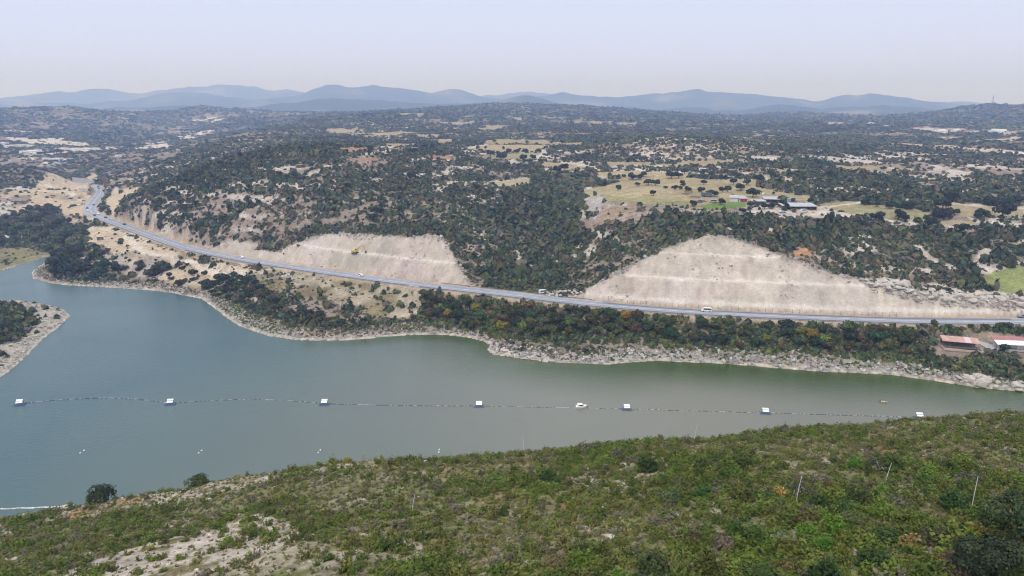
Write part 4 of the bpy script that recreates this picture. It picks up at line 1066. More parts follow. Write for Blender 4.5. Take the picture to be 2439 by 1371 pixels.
def spots(o, k, lst):
    out = []
    for a, b, w in lst:
        px, py = o[0] + a / k, o[1] + b / k
        x, y, z = hit(px, py); out.append((x, y, max(.35, w / k * math.hypot(math.hypot(x, y), CAM_H - z) / FPX / 4.4)))
    return out
bush_group(spots((300, 480), 6.1, [(810, 985, 95), (890, 925, 55), (950, 1050, 120), (1130, 1060, 85), (660, 1130, 75), (780, 1220, 130), (830, 1180, 110), (1150, 1250, 170), (1210, 1230, 150), (960, 1150, 90), (620, 1080, 85), (390, 1070, 150), (480, 1040, 190), (540, 960, 170), (330, 1080, 120), (590, 990, 120), (220, 960, 120), (180, 1010, 90), (1400, 1150, 170), (1460, 1130, 130), (430, 900, 40), (1020, 1020, 55), (1030, 1130, 60)]),
           'pale scarp between track and lake', 'bushes on the sandy scarp', 2)
bush_group(spots((0, 600), 2.974, [(470, 150, 120), (540, 145, 110), (400, 110, 100), (440, 95, 110), (600, 130, 80), (730, 115, 85), (690, 165, 80), (650, 45, 55), (990, 95, 55), (830, 125, 60), (570, 95, 45), (400, 150, 70), (880, 125, 50), (520, 60, 70), (470, 40, 80), (400, 40, 90), (560, 25, 70)]), 'low spit by the lake inlet', 'bushes on the low spit', 3)
flat_ = [hit(*q)[:2] for q in [(-60, 530), (60, 505), (120, 487), (140, 500), (150, 522), (205, 548), (208, 575), (190, 610), (150, 622), (120, 600), (60, 588), (0, 585), (-60, 590)]]
bush_group(poisson(flat_, 6.2, 70, rm), 'wooded flat left of the road works', 'trees and bushes of the wooded flat', 4, 1.1, 2.1)
lp = [hit(*q)[:2] for q in [(-80, 735), (0, 722), (50, 728), (78, 748), (84, 772), (50, 795), (20, 808), (-60, 850)]]
bush_group(poisson(lp, 2.9, 34, rm), 'spit at the left edge', 'bushes on the spit at the left edge', 5)
for p_, cell, sd in ((flat_, 3.2, 331), (lp, 1.8, 332), (mound, 2.0, 333)):
    X, Y, r_ = in_poly_scatter(p_, cell, sd); R = r_.uniform(.7, 1.5, len(X)) * cell / 2
    bake('low_scrub', X, Y, R, R * 1.1, colours(len(X), r_, X, Y, .3), 20, .65, {331: 'low scrub filling the wooded flat at left', 332: 'low scrub on the spit at the left edge', 333: 'low scrub filling the thicket on the dry mound'}[sd], 'scrub', sd)

# ------------------------------------------------------------------ trees standing on the fields
field_protos = [tree_kind(s, 460, 3.0, 4.7, .62, lobes=7, col=c, flat=.85) for s, c in [(421, (.028, .042, .022)), (422, (.034, .048, .024)), (423, (.030, .040, .026))]]
R2 = [(980, 512, 35), (1035, 507, 25), (1160, 512, 28), (1275, 514, 22), (1095, 462, 28), (1325, 472, 30), (1490, 470, 28), (1565, 472, 35), (1410, 532, 35), (1360, 580, 50), (1410, 596, 35), (1145, 582, 70), (1070, 556, 60), (1200, 538, 50), (1250, 536, 45), (1310, 534, 40), (1300, 590, 60), (1580, 656, 60), (1530, 664, 50), (1990, 704, 30), (2130, 698, 50), (2050, 722, 60), (2095, 720, 50), (2160, 756, 60), (2210, 760, 60), (2088, 762, 38), (2320, 712, 70), (2370, 708, 60), (1860, 762, 40), (1950, 794, 50), (1815, 750, 45), (2280, 780, 28), (2340, 790, 45),
      (2380, 790, 35), (2195, 828, 50), (2400, 752, 45), (2425, 790, 36), (1910, 710, 25), (2190, 610, 30), (1085, 758, 30), (1085, 716, 35), (240, 520, 45), (620, 505, 50), (660, 505, 50), (530, 535, 40), (525, 720, 60), (380, 728, 40), (270, 1010, 70), (430, 945, 50), (655, 1050, 40)]
R3 = [(180, 728, 36), (222, 716, 42), (290, 738, 45), (320, 738, 45), (166, 772, 42), (20, 786, 36), (55, 822, 46), (150, 826, 52), (210, 850, 55), (240, 856, 55), (300, 826, 55), (335, 824, 55), (430, 816, 70), (380, 770, 55), (470, 776, 50), (405, 722, 50), (550, 752, 70), (650, 728, 52), (516, 864, 86), (375, 866, 40), (290, 912, 56), (88, 928, 56), (660, 842, 25), (925, 908, 65), (1315, 918, 55), (1265, 880, 60), (1310, 876, 60), (730, 926, 55), (600, 946, 55), (645, 944, 55), (665, 930, 50), (500, 926, 48), (440, 976, 48), (1545, 1020, 80), (1590, 1036, 70), (1340, 1022, 60), (1385, 1022, 55), (1420, 1016, 60),
      (1560, 955, 60), (1610, 952, 70), (1815, 1020, 80), (1870, 1024, 90), (1860, 948, 90), (1945, 986, 55), (2285, 1008, 110), (2140, 1006, 70), (2100, 1010, 60), (2000, 1112, 85), (1755, 1064, 85), (2190, 918, 60), (2225, 916, 60), (2290, 944, 95), (1910, 890, 90), (2340, 906, 60), (2400, 906, 70), (1390, 928, 40), (1700, 884, 36), (1302, 686, 28), (1440, 670, 36), (1138, 676, 36), (105, 652, 38), (665, 645, 46), (745, 666, 46), (30, 696, 50), (1480, 940, 50), (2010, 500, 30)]
allf = [(800 + a / 2.904, 180 + b / 2.904, w / 2.904) for a, b, w in R2] + [(1620 + a / 2.978, 180 + b / 2.978, w / 2.978) for a, b, w in R3]
zones = [(0, 1170, 'terraces of the middle hill'), (1170, 1330, 'straw fields at the head of the valley'), (1330, 1480, 'straw fields by the winding track'), (1480, 1625, 'west part of the large straw field'), (1625, 1740, 'large straw field left of the farm'), (1740, 1830, 'large straw field behind the farm house'), (1830, 2020, 'ground right of the farm sheds'), (2020, 2200, 'green field right of the farm'), (2200, 4000, 'straw field at the right edge')]
cn = {}
rf = np.random.default_rng(9)
for (px, py, w) in sorted(allf):
    x, y, z = hit(px, py)
    dist = math.hypot(math.hypot(x, y), CAM_H - z)
    s = np.clip(w * dist / FPX / 6.0, .35, 2.6)
    depth = 'back row' if py < 400 else ('middle' if py < 455 else 'front')
    size = 'broad' if s > 1.25 else ('small' if s < .7 else 'round')
    st = next(s_ for a, b, s_ in zones if a <= px < b)
    key = (st, depth, size); c = cn.get(key, 0); cn[key] = c + 1
    add_plant('field_tree', field_protos[int(rf.integers(0, 3))], (x, y, z - .1), s, rf.uniform(0, 6.28), f'{ordn(c)} {size} dark tree from left, {depth}, {st}'.replace('back row,', 'far side,').replace('middle,', 'halfway back,').replace('front,', 'near side,'), 'tree', 'evergreen trees standing on the fields', tuple(np.clip(rf.normal(1, .08, 3), .75, 1.25)), rf.uniform(.85, 1.1))
def near_hit(px, py):
    for k in range(40):
        p = hit(px, py + 1.5 * k)
        if math.hypot(p[0], p[1]) < 185 and p[2] > 8: return p
    return p
# ------------------------------------------------------------------ near slope: shrubs one can tell apart, and the undergrowth between them
sp = lambda *a, **k: (np_mesh('shrub', *(lambda t: (t[0], t[1], FOL, t[2]))(spray(*a, **k))),)
cr = lambda *a, **k: (np_mesh('shrub', *(lambda t: (t[0], t[1], FOL, t[2]))(crown(*a, **k))),)
near_protos = [
    ('bright green', [sp(501, 1400, 1.15, 1.35, 0.093, (.110, .168, .022), hue=((.11, .15, .03), .2)), sp(502, 1600, 1.3, 1.25, 0.093, (.098, .150, .022), hue=((.10, .12, .03), .2)), sp(503, 1240, 1.0, 1.5, 0.093, (.120, .178, .026))]),
    ('deep green', [sp(504, 1600, 1.3, 1.4, 0.093, (.064, .100, .020), hue=((.06, .085, .025), .25)), cr(505, 1600, 1.25, 1.5, 0.106, lobes=8, flat=.9, col=(.068, .098, .022))]),
    ('dull olive', [cr(506, 1240, 1.0, 1.0, 0.086, lobes=9, flat=.8, col=(.135, .138, .046), hue=((.14, .12, .07), .25)), sp(507, 1240, 1.0, .95, 0.087, (.125, .135, .038), hue=((.12, .10, .05), .3))]),
    ('grey brown', [cr(508, 1040, .9, .8, 0.079, lobes=9, flat=.75, col=(.145, .142, .085), colv=.3), cr(509, 1040, .95, .85, 0.079, lobes=8, flat=.75, col=(.125, .125, .075), hue=((.07, .085, .04), .25))]),
    ('yellowish', [sp(510, 1240, 1.0, 1.0, 0.087, (.135, .135, .030), hue=((.22, .20, .03), .3))]),
    ('dry orange', [sp(511, 920, .85, 1.0, 0.081, (.30, .17, .055), hue=((.40, .27, .10), .4))]),
]
wts = [.36, .24, .20, .13, .05, .02]
rn = np.random.default_rng(21)
# choose shrubs over the slope, larger and denser where the cover is thick
a0 = radians(42)
cand = []
M = 9000
az = rn.uniform(-a0, a0, M); rr = np.sqrt(rn.uniform(38 ** 2, 150 ** 2, M))
CXn, CYn = rr * np.sin(az), rr * np.cos(az)
vis_ok = lookup(VIS.astype(np.float32), CXn, CYn) > .9
CZn = lookup(GZ, CXn, CYn)
PXn, PYn = to_px(CXn, CYn, CZn)
okn = vis_ok & (PXn > -60) & (PXn < 2500) & (PYn < 1420) & (lookup(BARE, CXn, CYn) < .4) & (rn.uniform(0, 1, M) < lookup(DENS, CXn, CYn) + .1) & (CZn > 8)
thick = fbm(CXn, CYn, 12, 3, 501)
order = np.argsort(-(thick + rn.uniform(0, .9, M) + .004 * (PXn - 1200) / 10))
chosen = []
for i in order:
    if not okn[i]: continue
    x, y = CXn[i], CYn[i]
    if all((x - a) ** 2 + (y - b) ** 2 > 2.5 for a, b, *_ in chosen):
        chosen.append((x, y, CZn[i], PXn[i], PYn[i]))
        if len(chosen) >= 282: break
cols_ = [(-1e4, 300, 'far left'), (300, 650, 'left'), (650, 1000, 'left of centre'), (1000, 1350, 'centre'), (1350, 1700, 'right of centre'), (1700, 2050, 'right'), (2050, 1e5, 'far right')]
rec = []
for (x, y, z, px, py) in chosen:
    crest = np.interp(px, [0, 500, 1000, 1500, 2000, 2439], [1245, 1140, 1090, 1050, 1012, 985])
    f = (py - crest) / (1371 - crest)
    band = 'crest' if f < .22 else ('upper part' if f < .5 else ('lower part' if f < .78 else 'foot'))
    colm = next(c for a, b, c in cols_ if a <= px < b)
    k = int(rn.choice(6, p=wts))
    if px < 700 and rn.uniform() < .4: k = int(rn.choice([2, 3]))
    rec.append([x, y, z, k, colm, band, rn.uniform(.8, 1.65) * (.75 if px < 700 else 1.0) * (.6 if band == 'crest' else 1.0), px])
from collections import defaultdict
cell_ = defaultdict(list)
for r in rec: cell_[(r[3], r[4], r[5])].append(r)
sizew = ['largest', 'second largest', 'third largest', 'fourth largest', 'fifth largest', 'sixth largest', 'seventh largest', 'eighth largest', 'ninth largest', 'tenth largest', 'eleventh largest', 'twelfth largest']
for (k, colm, band), rs_ in cell_.items():
    rs_.sort(key=lambda r: -r[6])
    for i, r in enumerate(rs_):
        pre = 'only' if len(rs_) == 1 else sizew[min(i, 11)]
        where = {'crest': 'along the crest', 'upper part': 'on the upper part', 'lower part': 'on the lower part', 'foot': 'at the bottom'}[band]
        name, meshes = near_protos[k]
        add_plant('shrub', meshes[0 if k == 1 else int(rn.integers(0, len(meshes)))], (r[0], r[1], r[2] - .08), r[6], rn.uniform(0, 6.28), f'{pre} {name} shrub {where} of the near slope, {colm}', 'shrub', 'shrubs on the near slope', tuple(np.clip(rn.normal(1, .10, 3), .7, 1.3)), rn.uniform(.8, 1.15))
# undergrowth
def near_scatter(cell, seed, keep=1.0, r0=26, r1=165):
    r_ = np.random.default_rng(seed)
    n_ = int(radians(62) * (r1 ** 2 - r0 ** 2) / cell ** 2)
    az = r_.uniform(-radians(62), radians(62), n_); rr = np.sqrt(r_.uniform(r0 ** 2, r1 ** 2, n_)); X, Y = rr * np.sin(az), rr * np.cos(az)
    Zg = lookup(GZ, X, Y); px, py = to_px(X, Y, Zg)
    ok = (lookup(VIS.astype(np.float32), X, Y) > .3) & (px > -750) & (px < 3300) & (py < 1750) & (Zg > 4)
    return X[ok], Y[ok], r_
def spray_tmpl(nq, seed, leaf):
    return [spray(seed + k, nq, 1, 1, leaf, (1, 1, 1))[0].reshape(nq, 4, 3) for k in range(5)]
NG = np.array([(.122, .165, .026), (.090, .130, .024), (.138, .146, .038), (.165, .158, .056), (.150, .145, .085), (.18, .16, .11), (.17, .175, .035)])
X, Y, r_ = near_scatter(1.0, 521)
d = lookup(DENS, X, Y) * (1 - .85 * lookup(BARE, X, Y)); t = fbm(X, Y, 12, 3, 501)
ok = r_.uniform(0, 1, len(X)) < np.clip(d * .82 + t * .75, .04, 1)
X, Y, t = X[ok], Y[ok], t[ok]
k = np.where(r_.uniform(0, 1, len(X)) < .68 + t * .8, r_.integers(0, 3, len(X)), r_.integers(2, 7, len(X)))
R = r_.uniform(.5, 1.25, len(X)) * (1 + .4 * t)
bake('bush_cover', X, Y, R, R * r_.uniform(.8, 1.25, len(X)), NG[k] * r_.uniform(.7, 1.3, (len(X), 1)), 0, 0, 'mixed green and olive bushes covering the near slope', 'bushes', 522, jitter=.18, tmpl=spray_tmpl(240, 523, .10))
X, Y, r_ = near_scatter(.62, 531)
d = lookup(DENS, X, Y); b = lookup(BARE, X, Y)
ok = r_.uniform(0, 1, len(X)) < np.clip(.85 * d + .15, .2, 1) * (1 - .62 * b)
X, Y, b = X[ok], Y[ok], b[ok]
k = np.where(r_.uniform(0, 1, len(X)) < .45 - .3 * b, r_.integers(0, 4, len(X)), r_.integers(3, 6, len(X)))
R = r_.uniform(.18, .46, len(X))
bake('dwarf_scrub', X, Y, R, R * r_.uniform(.7, 1.2, len(X)), NG[k] * r_.uniform(.7, 1.3, (len(X), 1)), 0, 0, 'grey and green cushion plants on the near slope', 'undergrowth', 532, jitter=.2, tmpl=spray_tmpl(48, 533, .20))
X, Y, r_ = near_scatter(.9, 541)
t = fbm(X, Y, 10, 3, 542)
ok = (r_.uniform(0, 1, len(X)) < np.clip(.25 + t * .9, 0, .9))
X, Y = X[ok], Y[ok]
GC = np.array([(.28, .25, .12), (.22, .21, .08), (.30, .22, .10), (.18, .19, .06)])
bake('dry_grass', X, Y, r_.uniform(.25, .5, len(X)), r_.uniform(.3, .6, len(X)), GC[r_.integers(0, 4, len(X))] * r_.uniform(.7, 1.2, (len(X), 1)), 0, 0, 'tawny and rusty grass tufts on the near slope', 'grass', 543, tmpl=spray_tmpl(26, 544, .22))

# pale stones on the near slope
def rock_mesh(seed, sub=2, squash=.65, name='boulder'):
    import bmesh
    bm = bmesh.new(); bmesh.ops.create_icosphere(bm, subdivisions=sub, radius=1)
    r_ = random.Random(seed); pl = [(Vector((r_.gauss(0, 1), r_.gauss(0, 1), r_.gauss(0, 1))).normalized(), r_.uniform(.55, .9)) for _ in range(9)]
    for v in bm.verts:
        for nrm, dd in pl:
            h = v.co.dot(nrm) - dd
            if h > 0: v.co -= nrm * h * .92
        v.co *= 1 + r_.uniform(-.05, .05); v.co.z *= squash
    me = bpy.data.meshes.new(name); bm.to_mesh(me); bm.free(); me.materials.append(ROCK)
    return me
rocks = [rock_mesh(s, 2, q) for s, q in [(1, .6), (2, .75), (3, .5), (4, .85), (5, .65), (6, .7), (7, .55)]]
def rock(x, y, z, sx, sy, sz, rz, label, group=None, k=None, cat='boulder', name='boulder'):
    o = link(name, rocks[random.randrange(7) if k is None else k]); o.location = (x, y, z); o.scale = (sx, sy, sz); o.rotation_euler = (random.uniform(-.3, .3), random.uniform(-.3, .3), rz)
    return tag(o, label, cat, group)
for px, py, w, h, lab in [(150, 1212, 5.2, 1.3, 'long smooth pale boulder at the water edge, above the orange grass'), (55, 1230, 3.0, 1.8, 'pointed pale boulder at the left end of the near crest'), (88, 1226, 1.4, 1.2, 'small pale boulder right of the pointed one on the left crest'), (1560, 1047, 2.6, 1.5, 'white boulder on the crest above the centre right bushes'),
                          (784, 1107, 2.4, .9, 'low white boulder on the crest left of the yellow bush'), (700, 1120, 2.2, .8, 'low white boulder lying mid crest among stones'), (1018, 1099, 1.8, .6, 'flat white slab on the crest right of the yellow bush'), (640, 1140, 1.8, .7, 'flat pale slab below the left crest'),
                          (215, 1190, 1.6, .5, 'narrow pale slab beside the dark crest bush'), (290, 1182, 1.6, .5, 'narrow pale slab right of the dark crest bush'), (500, 1190, 1.6, .6, 'pale rock on the left part of the slope'), (35, 1332, 1.0, .7, 'rounded pale stone low at the left edge'), (1458, 1278, 1.6, .6, 'white stone in the small bare patch of the slope'), (200, 1275, .9, .6, 'small white stone beside a green shrub, left part')]:
    x, y, z = near_hit(px, py)
    rock(x, y, z, w * .5, w * .33, h * .6, random.uniform(-.4, .4), lab, 'pale rocks on the near slope')
X, Y, r_ = near_scatter(1.5, 551)
ok = r_.uniform(0, 1, len(X)) < .10 + .5 * lookup(BARE, X, Y); X, Y = X[ok], Y[ok]
bake('stones', X, Y, r_.uniform(.08, .3, len(X)), r_.uniform(.06, .2, len(X)), np.array([(.50, .45, .38)]) * r_.uniform(.7, 1.2, (len(X), 1)), 10, 1.1, 'loose pale stones scattered on the near slope', 'stones', 552)

# the two big dark trees in the lower right corner, crest bushes, dead trees
big = [tree_kind(s, 7500, 2.7, 4.4, .14, lobes=12, flat=.85, col=c, hue=h, colv=.45) for s, c, h in [(561, (.040, .062, .024), ((.20, .12, .02), .025)), (562, (.052, .074, .036), ((.09, .11, .06), .2))]]
x, y, z = near_hit(2420, 1300); add_plant('carob_tree', big[0], (x, y, z - .2), .95, .4, 'dense dark carob tree with rusty sprays at the right edge', 'tree', None)
x, y, z = near_hit(2345, 1385); add_plant('carob_tree', big[1], (x, y, z - .2), .82, 1.9, 'grey green leathery tree in the bottom right corner', 'tree', None)
x, y, z = near_hit(238, 1188); add_plant('crest_bush', (near_protos[1][1][1][0],), (x, y, z - .1), 2.0, .3, 'dark upright bush standing alone against the water', 'bush', None, (.62, .66, .7), 1.05)
x, y, z = near_hit(470, 1150); add_plant('crest_bush', (near_protos[1][1][1][0],), (x, y, z - .1), 1.5, 1.3, 'rounded green bush on the crest beside bare twigs', 'bush', None, (1.1, 1.1, .9), .8)
x, y, z = near_hit(828, 1098); add_plant('crest_bush', (near_protos[4][1][0][0],), (x, y, z - .1), 1.25, 1.3, 'bright yellow green bush on the crest by a dead stem', 'bush', None, (1.5, 1.5, .9), .9)
def dead_tree(px, py, h, seed, label, name='dead_tree'):
    r_ = random.Random(seed); parts = []
    def limb(p, d, ln, rad, dep):
        q = [p + d * ln * t + Vector((r_.gauss(0, .05), r_.gauss(0, .05), 0)) * ln * t for t in (0, .5, 1)]
        parts.append(tube_path([tuple(a) for a in q], [rad, rad * .75, rad * .5], 5))
        if dep:
            for _ in range(3):
                limb(q[r_.choice((1, 2))], (d + Vector((r_.gauss(0, .7), r_.gauss(0, .7), r_.uniform(-.1, .5)))).normalized(), ln * r_.uniform(.45, .7), rad * .5, dep - 1)
    limb(Vector((0, 0, -.1)), Vector((r_.uniform(-.3, .3), r_.uniform(-.2, .2), 1)).normalized(), h * .5, h * .035, 3)
    v, f = join_vf(parts); x, y, z = near_hit(px, py)
    o = link(name, np_mesh(name, v, f, DEADWOOD)); o.location = (x, y, z); return tag(o, label, 'dead tree')
dead_tree(1250, 1362, 2.1, 3, 'grey dead tree with a bent trunk low on the slope'); dead_tree(1388, 1312, 1.7, 4, 'grey tangle of dead branches near the bare patch'); dead_tree(1112, 1240, 1.6, 5, 'grey dead shrub right of the slope centre')
dead_tree(866, 1098, 1.9, 6, 'thin bare dead stem on the crest beside the yellow bush'); dead_tree(440, 1150, 1.6, 8, 'bare twiggy shrub on the crest left of the round bush'); dead_tree(2210, 1320, 1.2, 9, 'bleached dead twigs among shrubs at lower right')

# whip-like pale stakes
STAKE = flat_mat('pale_stake', (.62, .62, .60), .5)
for px, py, ln, tilt, lab in [(1248, 1075, 3.0, -.06, 'thin pale stake on the crest at the centre'), (1652, 1037, 3.4, .12, 'thin pale stake leaning right on the crest'), (980, 1222, 2.6, .2, 'thin pale stake leaning right amid shrubs left of centre'), (1895, 1198, 3.2, .1, 'pale stake right of centre among green shrubs'), (2104, 1162, 3.0, .16, 'pale stake leaning right beside tawny grass'), (2313, 1214, 3.4, .02, 'upright pale stake near the blue grey shrub at right')]:
    x, y, z = near_hit(px, py)
    v, f = tube_path([(0, 0, -.3), (tilt * ln * .45, 0, ln * .5), (tilt * ln, 0, ln)], [.04, .035, .025], 6)
    o = link('stake', np_mesh('stake', v, f, STAKE)); o.location = (x, y, z); tag(o, lab, 'stake', 'pale stakes on the near slope')
x, y, z = near_hit(1410, 1368); v, f = tube_path([(-.7, 0, .5), (.7, .2, .62)], [.04, .04], 6)
o = link('stake', np_mesh('stake', v, f, STAKE)); o.location = (x, y, z); tag(o, 'fallen pale stake lying on shrubs at the bottom', 'stake', 'pale stakes on the near slope')
# ------------------------------------------------------------------ small built things
class MB:
    def __init__(s): s.v, s.f = [], []
    def add(s, v, f):
        o = len(s.v); s.v += [tuple(p) for p in v]; s.f += [tuple(i + o for i in q) for q in f]; return s
    def box(s, c, d, rz=0.0, rx=0.0, ry=0.0):
        M_ = Matrix.Translation(c) @ Matrix.Rotation(rz, 4, 'Z') @ Matrix.Rotation(ry, 4, 'Y') @ Matrix.Rotation(rx, 4, 'X')
        v = [M_ @ Vector((x * d[0] / 2, y * d[1] / 2, z * d[2] / 2)) for x in (-1, 1) for y in (-1, 1) for z in (-1, 1)]
        return s.add(v, [(0, 1, 3, 2), (4, 6, 7, 5), (0, 4, 5, 1), (2, 3, 7, 6), (0, 2, 6, 4), (1, 5, 7, 3)])
    def bar(s, a, b, r, n_=6, r2=None):
        v, f = tube_path([a, b], [r, r if r2 is None else r2], n_)
        m = len(v) // 2
        return s.add(v, f + [tuple(range(m))[::-1], tuple(range(m, 2 * m))])
    def prism(s, prof, y0, y1, inset=0.0, axis='y'):
        """profile in x,z swept along y"""
        n_ = len(prof); cx = sum(p[0] for p in prof) / n_; cz = sum(p[1] for p in prof) / n_
        v = [(p[0], y0, p[1]) for p in prof] + [(p[0], y1, p[1]) for p in prof]
        f = [(i, (i + 1) % n_, (i + 1) % n_ + n_, i + n_) for i in range(n_)] + [tuple(range(n_))[::-1], tuple(range(n_, 2 * n_))]
        return s.add(v, f)
    def mesh(s, name, mat):
        me = bpy.data.meshes.new(name); me.from_pydata(s.v, [], s.f); me.materials.append(mat); me.update()
        import bmesh
        bm = bmesh.new(); bm.from_mesh(me); bmesh.ops.recalc_face_normals(bm, faces=bm.faces); bm.to_mesh(me); bm.free()
        return me
    def build(s, name, mat, parent=None, bevel=0.0):
        me = s.mesh(name, mat)
        if bevel:
            import bmesh
            bm = bmesh.new(); bm.from_mesh(me)
            bmesh.ops.bevel(bm, geom=bm.edges[:], offset=bevel, segments=2, affect='EDGES', clamp_overlap=True)
            bm.to_mesh(me); bm.free()
        return link(name, me, parent)
PAINT = flat_mat('car_paint', (.5, .5, .5), .3, objcol=True)
GLASS = flat_mat('dark_glass', (.03, .035, .045), .12, spec=.6)
RUBBER = flat_mat('rubber', (.03, .03, .03), .9)
WHITE = flat_mat('white_paint', (.80, .80, .78), .5)
DARK = flat_mat('dark_metal', (.05, .055, .07), .6)
STEEL = flat_mat('galvanised_steel', (.36, .37, .38), .45, metal=.6)
YELLOW = flat_mat('yellow_paint', (.50, .36, .07), .5, noise=.15, scale=2)
ORANGE = flat_mat('orange_plastic', (.72, .16, .05), .5)
PINK = flat_mat('pink_sheet_roof', (.50, .31, .26), .6, noise=.22, scale=.5)
REDROOF = flat_mat('red_sheet_roof', (.37, .17, .15), .6, noise=.18, scale=.6)
GREYSHEET = flat_mat('grey_sheet_roof', (.42, .43, .44), .6, noise=.18, scale=.5)
WALL = flat_mat('pale_wall', (.55, .52, .47), .85, noise=.12, scale=.8)
WALLW = flat_mat('white_wall', (.78, .76, .72), .8, noise=.06, scale=.6)
CONC = flat_mat('concrete', (.40, .40, .39), .85, noise=.15, scale=.5)
BROWNW = flat_mat('brown_block_wall', (.17, .115, .085), .9, noise=.2, scale=.4)
WOOD = flat_mat('weathered_wood', (.20, .165, .13), .9, noise=.2, scale=1)
TILE = flat_mat('terracotta', (.36, .22, .16), .8, noise=.15, scale=.8)
WINDOW = flat_mat('window_glass', (.07, .08, .10), .2, spec=.6)
BLUEM = flat_mat('blue_float', (.06, .10, .20), .5)

# ---- cars
def car_meshes(kind):
    L_, W_, H_ = (4.3, 1.75, 1.45) if kind == 'car' else ((5.2, 1.85, 1.75) if kind == 'pickup' else (4.9, 1.95, 2.05))
    hw = W_ / 2
    body = MB()
    if kind == 'car':
        body.prism([(-2.12, .28), (2.1, .28), (2.16, .62), (1.95, .80), (1.0, .92), (.45, 1.38), (-1.1, 1.43), (-1.75, 1.0), (-2.12, .92)], -hw, hw)
        gl = [(.98, .94), (.47, 1.33), (-1.08, 1.37), (-1.62, 1.0)]
    elif kind == 'pickup':
        body.prism([(-2.55, .45), (2.5, .45), (2.56, .95), (1.4, 1.08), (.85, 1.68), (-.6, 1.70), (-.75, 1.05), (-2.55, 1.02)], -hw, hw)
        gl = [(1.35, 1.10), (.86, 1.62), (-.58, 1.64), (-.66, 1.10)]
    else:
        body.prism([(-2.4, .35), (2.35, .35), (2.42, .85), (1.75, 1.10), (1.2, 1.98), (-2.35, 2.02)], -hw, hw)
        gl = [(1.66, 1.14), (1.2, 1.88), (-2.2, 1.9), (-2.2, 1.14)]
    glass = MB().prism(gl, -hw - .012, hw + .012)
    ws = MB()
    a, b = gl[0], gl[1]
    dx, dz = b[0] - a[0], b[1] - a[1]; nl = math.hypot(dx, dz); nx, nz = dz / nl * .02, -dx / nl * .02
    if nx < 0: nx, nz = -nx, -nz
    ws.add([(a[0] + nx, -hw * .86, a[1] + abs(nz)), (a[0] + nx, hw * .86, a[1] + abs(nz)), (b[0] + nx, hw * .86, b[1] + abs(nz)), (b[0] + nx, -hw * .86, b[1] + abs(nz))], [(0, 1, 2, 3)])
    wheel = MB(); r_ = .33
    wheel.bar((0, -.11, 0), (0, .11, 0), r_, 14)
    lamp = MB().box((0, 0, 0), (.06, .34, .14))
    bm_ = body.mesh('body', PAINT)
    return bm_, glass.mesh('windows', GLASS), ws.mesh('windscreen', GLASS), wheel.mesh('wheel', RUBBER), lamp.mesh('headlight', WHITE), (L_, W_)
CARM = {k: car_meshes(k) for k in ('car', 'pickup', 'van')}
def place_car(kind, x, y, z, rz, color, label, group=None, name=None, cat=None, slope=0.0):
    b, g, ws, w, l, (L_, W_) = CARM[kind]
    e = empty(name or kind, (x, y, z), rz)
    o = link('body', b, e); o.color = (*color, 1)
    link('windows', g, e); link('windscreen', ws, e)
    for sx in (-1, 1):
        for sy in (-1, 1):
            q = link('wheel', w, e); q.location = (sx * L_ * .31, sy * (W_ / 2 - .08), .33)
    for sy in (-1, 1):
        q = link('headlight', l, e); q.location = (L_ / 2 - .02 if kind != 'pickup' else L_ / 2 - .06, sy * (W_ / 2 - .3), .72 if kind == 'car' else .85)
    return tag(e, label, cat or ('car' if kind == 'car' else kind), group)
def road_at(px, py, off):
    """a spot on the road nearest to where a vehicle is seen; off metres from the middle (plus = hill side)"""
    x, y = at_z(px, py, 15.0)
    d = np.hypot(road_f[:, 0] - x, road_f[:, 1] - y); i = int(np.clip(np.argmin(d), 1, len(road_f) - 2))
    t = road_f[i + 1, :2] - road_f[i - 1, :2]; t /= np.linalg.norm(t)
    p = road_f[i, :2] + np.array([t[1], -t[0]]) * off
    return p[0], p[1], road_f[i, 2] + .035, math.atan2(t[1], t[0])
W_, S_, DK, BL, GN = (.80, .81, .82), (.45, .48, .52), (.035, .04, .05), (.05, .08, .16), (.04, .07, .06)
for kind, px, py, off, flip, c, lab in [
    ('van', 1685, 742, 1.7, 0, (.72, .76, .78), 'white estate car on the road below the tall benched slope'),
    ('car', 848, 659, 1.7, 0, (.72, .74, .76), 'silver white car on the road below the yellow digger'),
    ('car', 579, 613, 2.0, 0, (.75, .79, .82), 'pale car on the road at the foot of the pink scree'),
    ('car', 295, 535, 1.8, 0, GN, 'dark green car on the straight beyond the parked dark car'),
    ('car', 262, 524, 1.8, 0, (.40, .48, .56), 'pale blue car leaving the bend towards the camera'),
    ('car', 249, 519, 1.8, 0, DK, 'black car between the white pickup and the pale blue car'),
    ('pickup', 234, 511, 2.0, 0, W_, 'white pickup on the inside of the sharp bend'),
    ('car', 219, 514, -2.0, 1, GN, 'dark green car on the outer lane of the sharp bend'),
    ('car', 206, 503, -2.0, 1, W_, 'white car on the outer lane at the tip of the bend'),
    ('car', 206, 497.6, -1.8, 1, BL, 'dark blue car just behind the white car at the bend tip'),
    ('car', 221, 490, 1.8, 0, BL, 'dark car on the straight just above the sharp bend'),
    ('car', 237, 451, -1.6, 0, GN, 'dark green car where the road turns below the brown wall'),
    ('car', 227, 447, 1.2, 0, DK, 'black car on the far curve left of the brown wall'),
    ('car', 210, 443, 1.0, 0, BL, 'dark blue car on the far curve before the grey wall'),
    ('car', 188, 436, 1.0, 0, S_, 'grey car at the far end of the road by the grey wall')]:
    x, y, z, rz = road_at(px, py, off)
    place_car(kind, x, y, z, rz + (pi if flip else 0), c, lab, 'vehicles driving on the lakeside road')
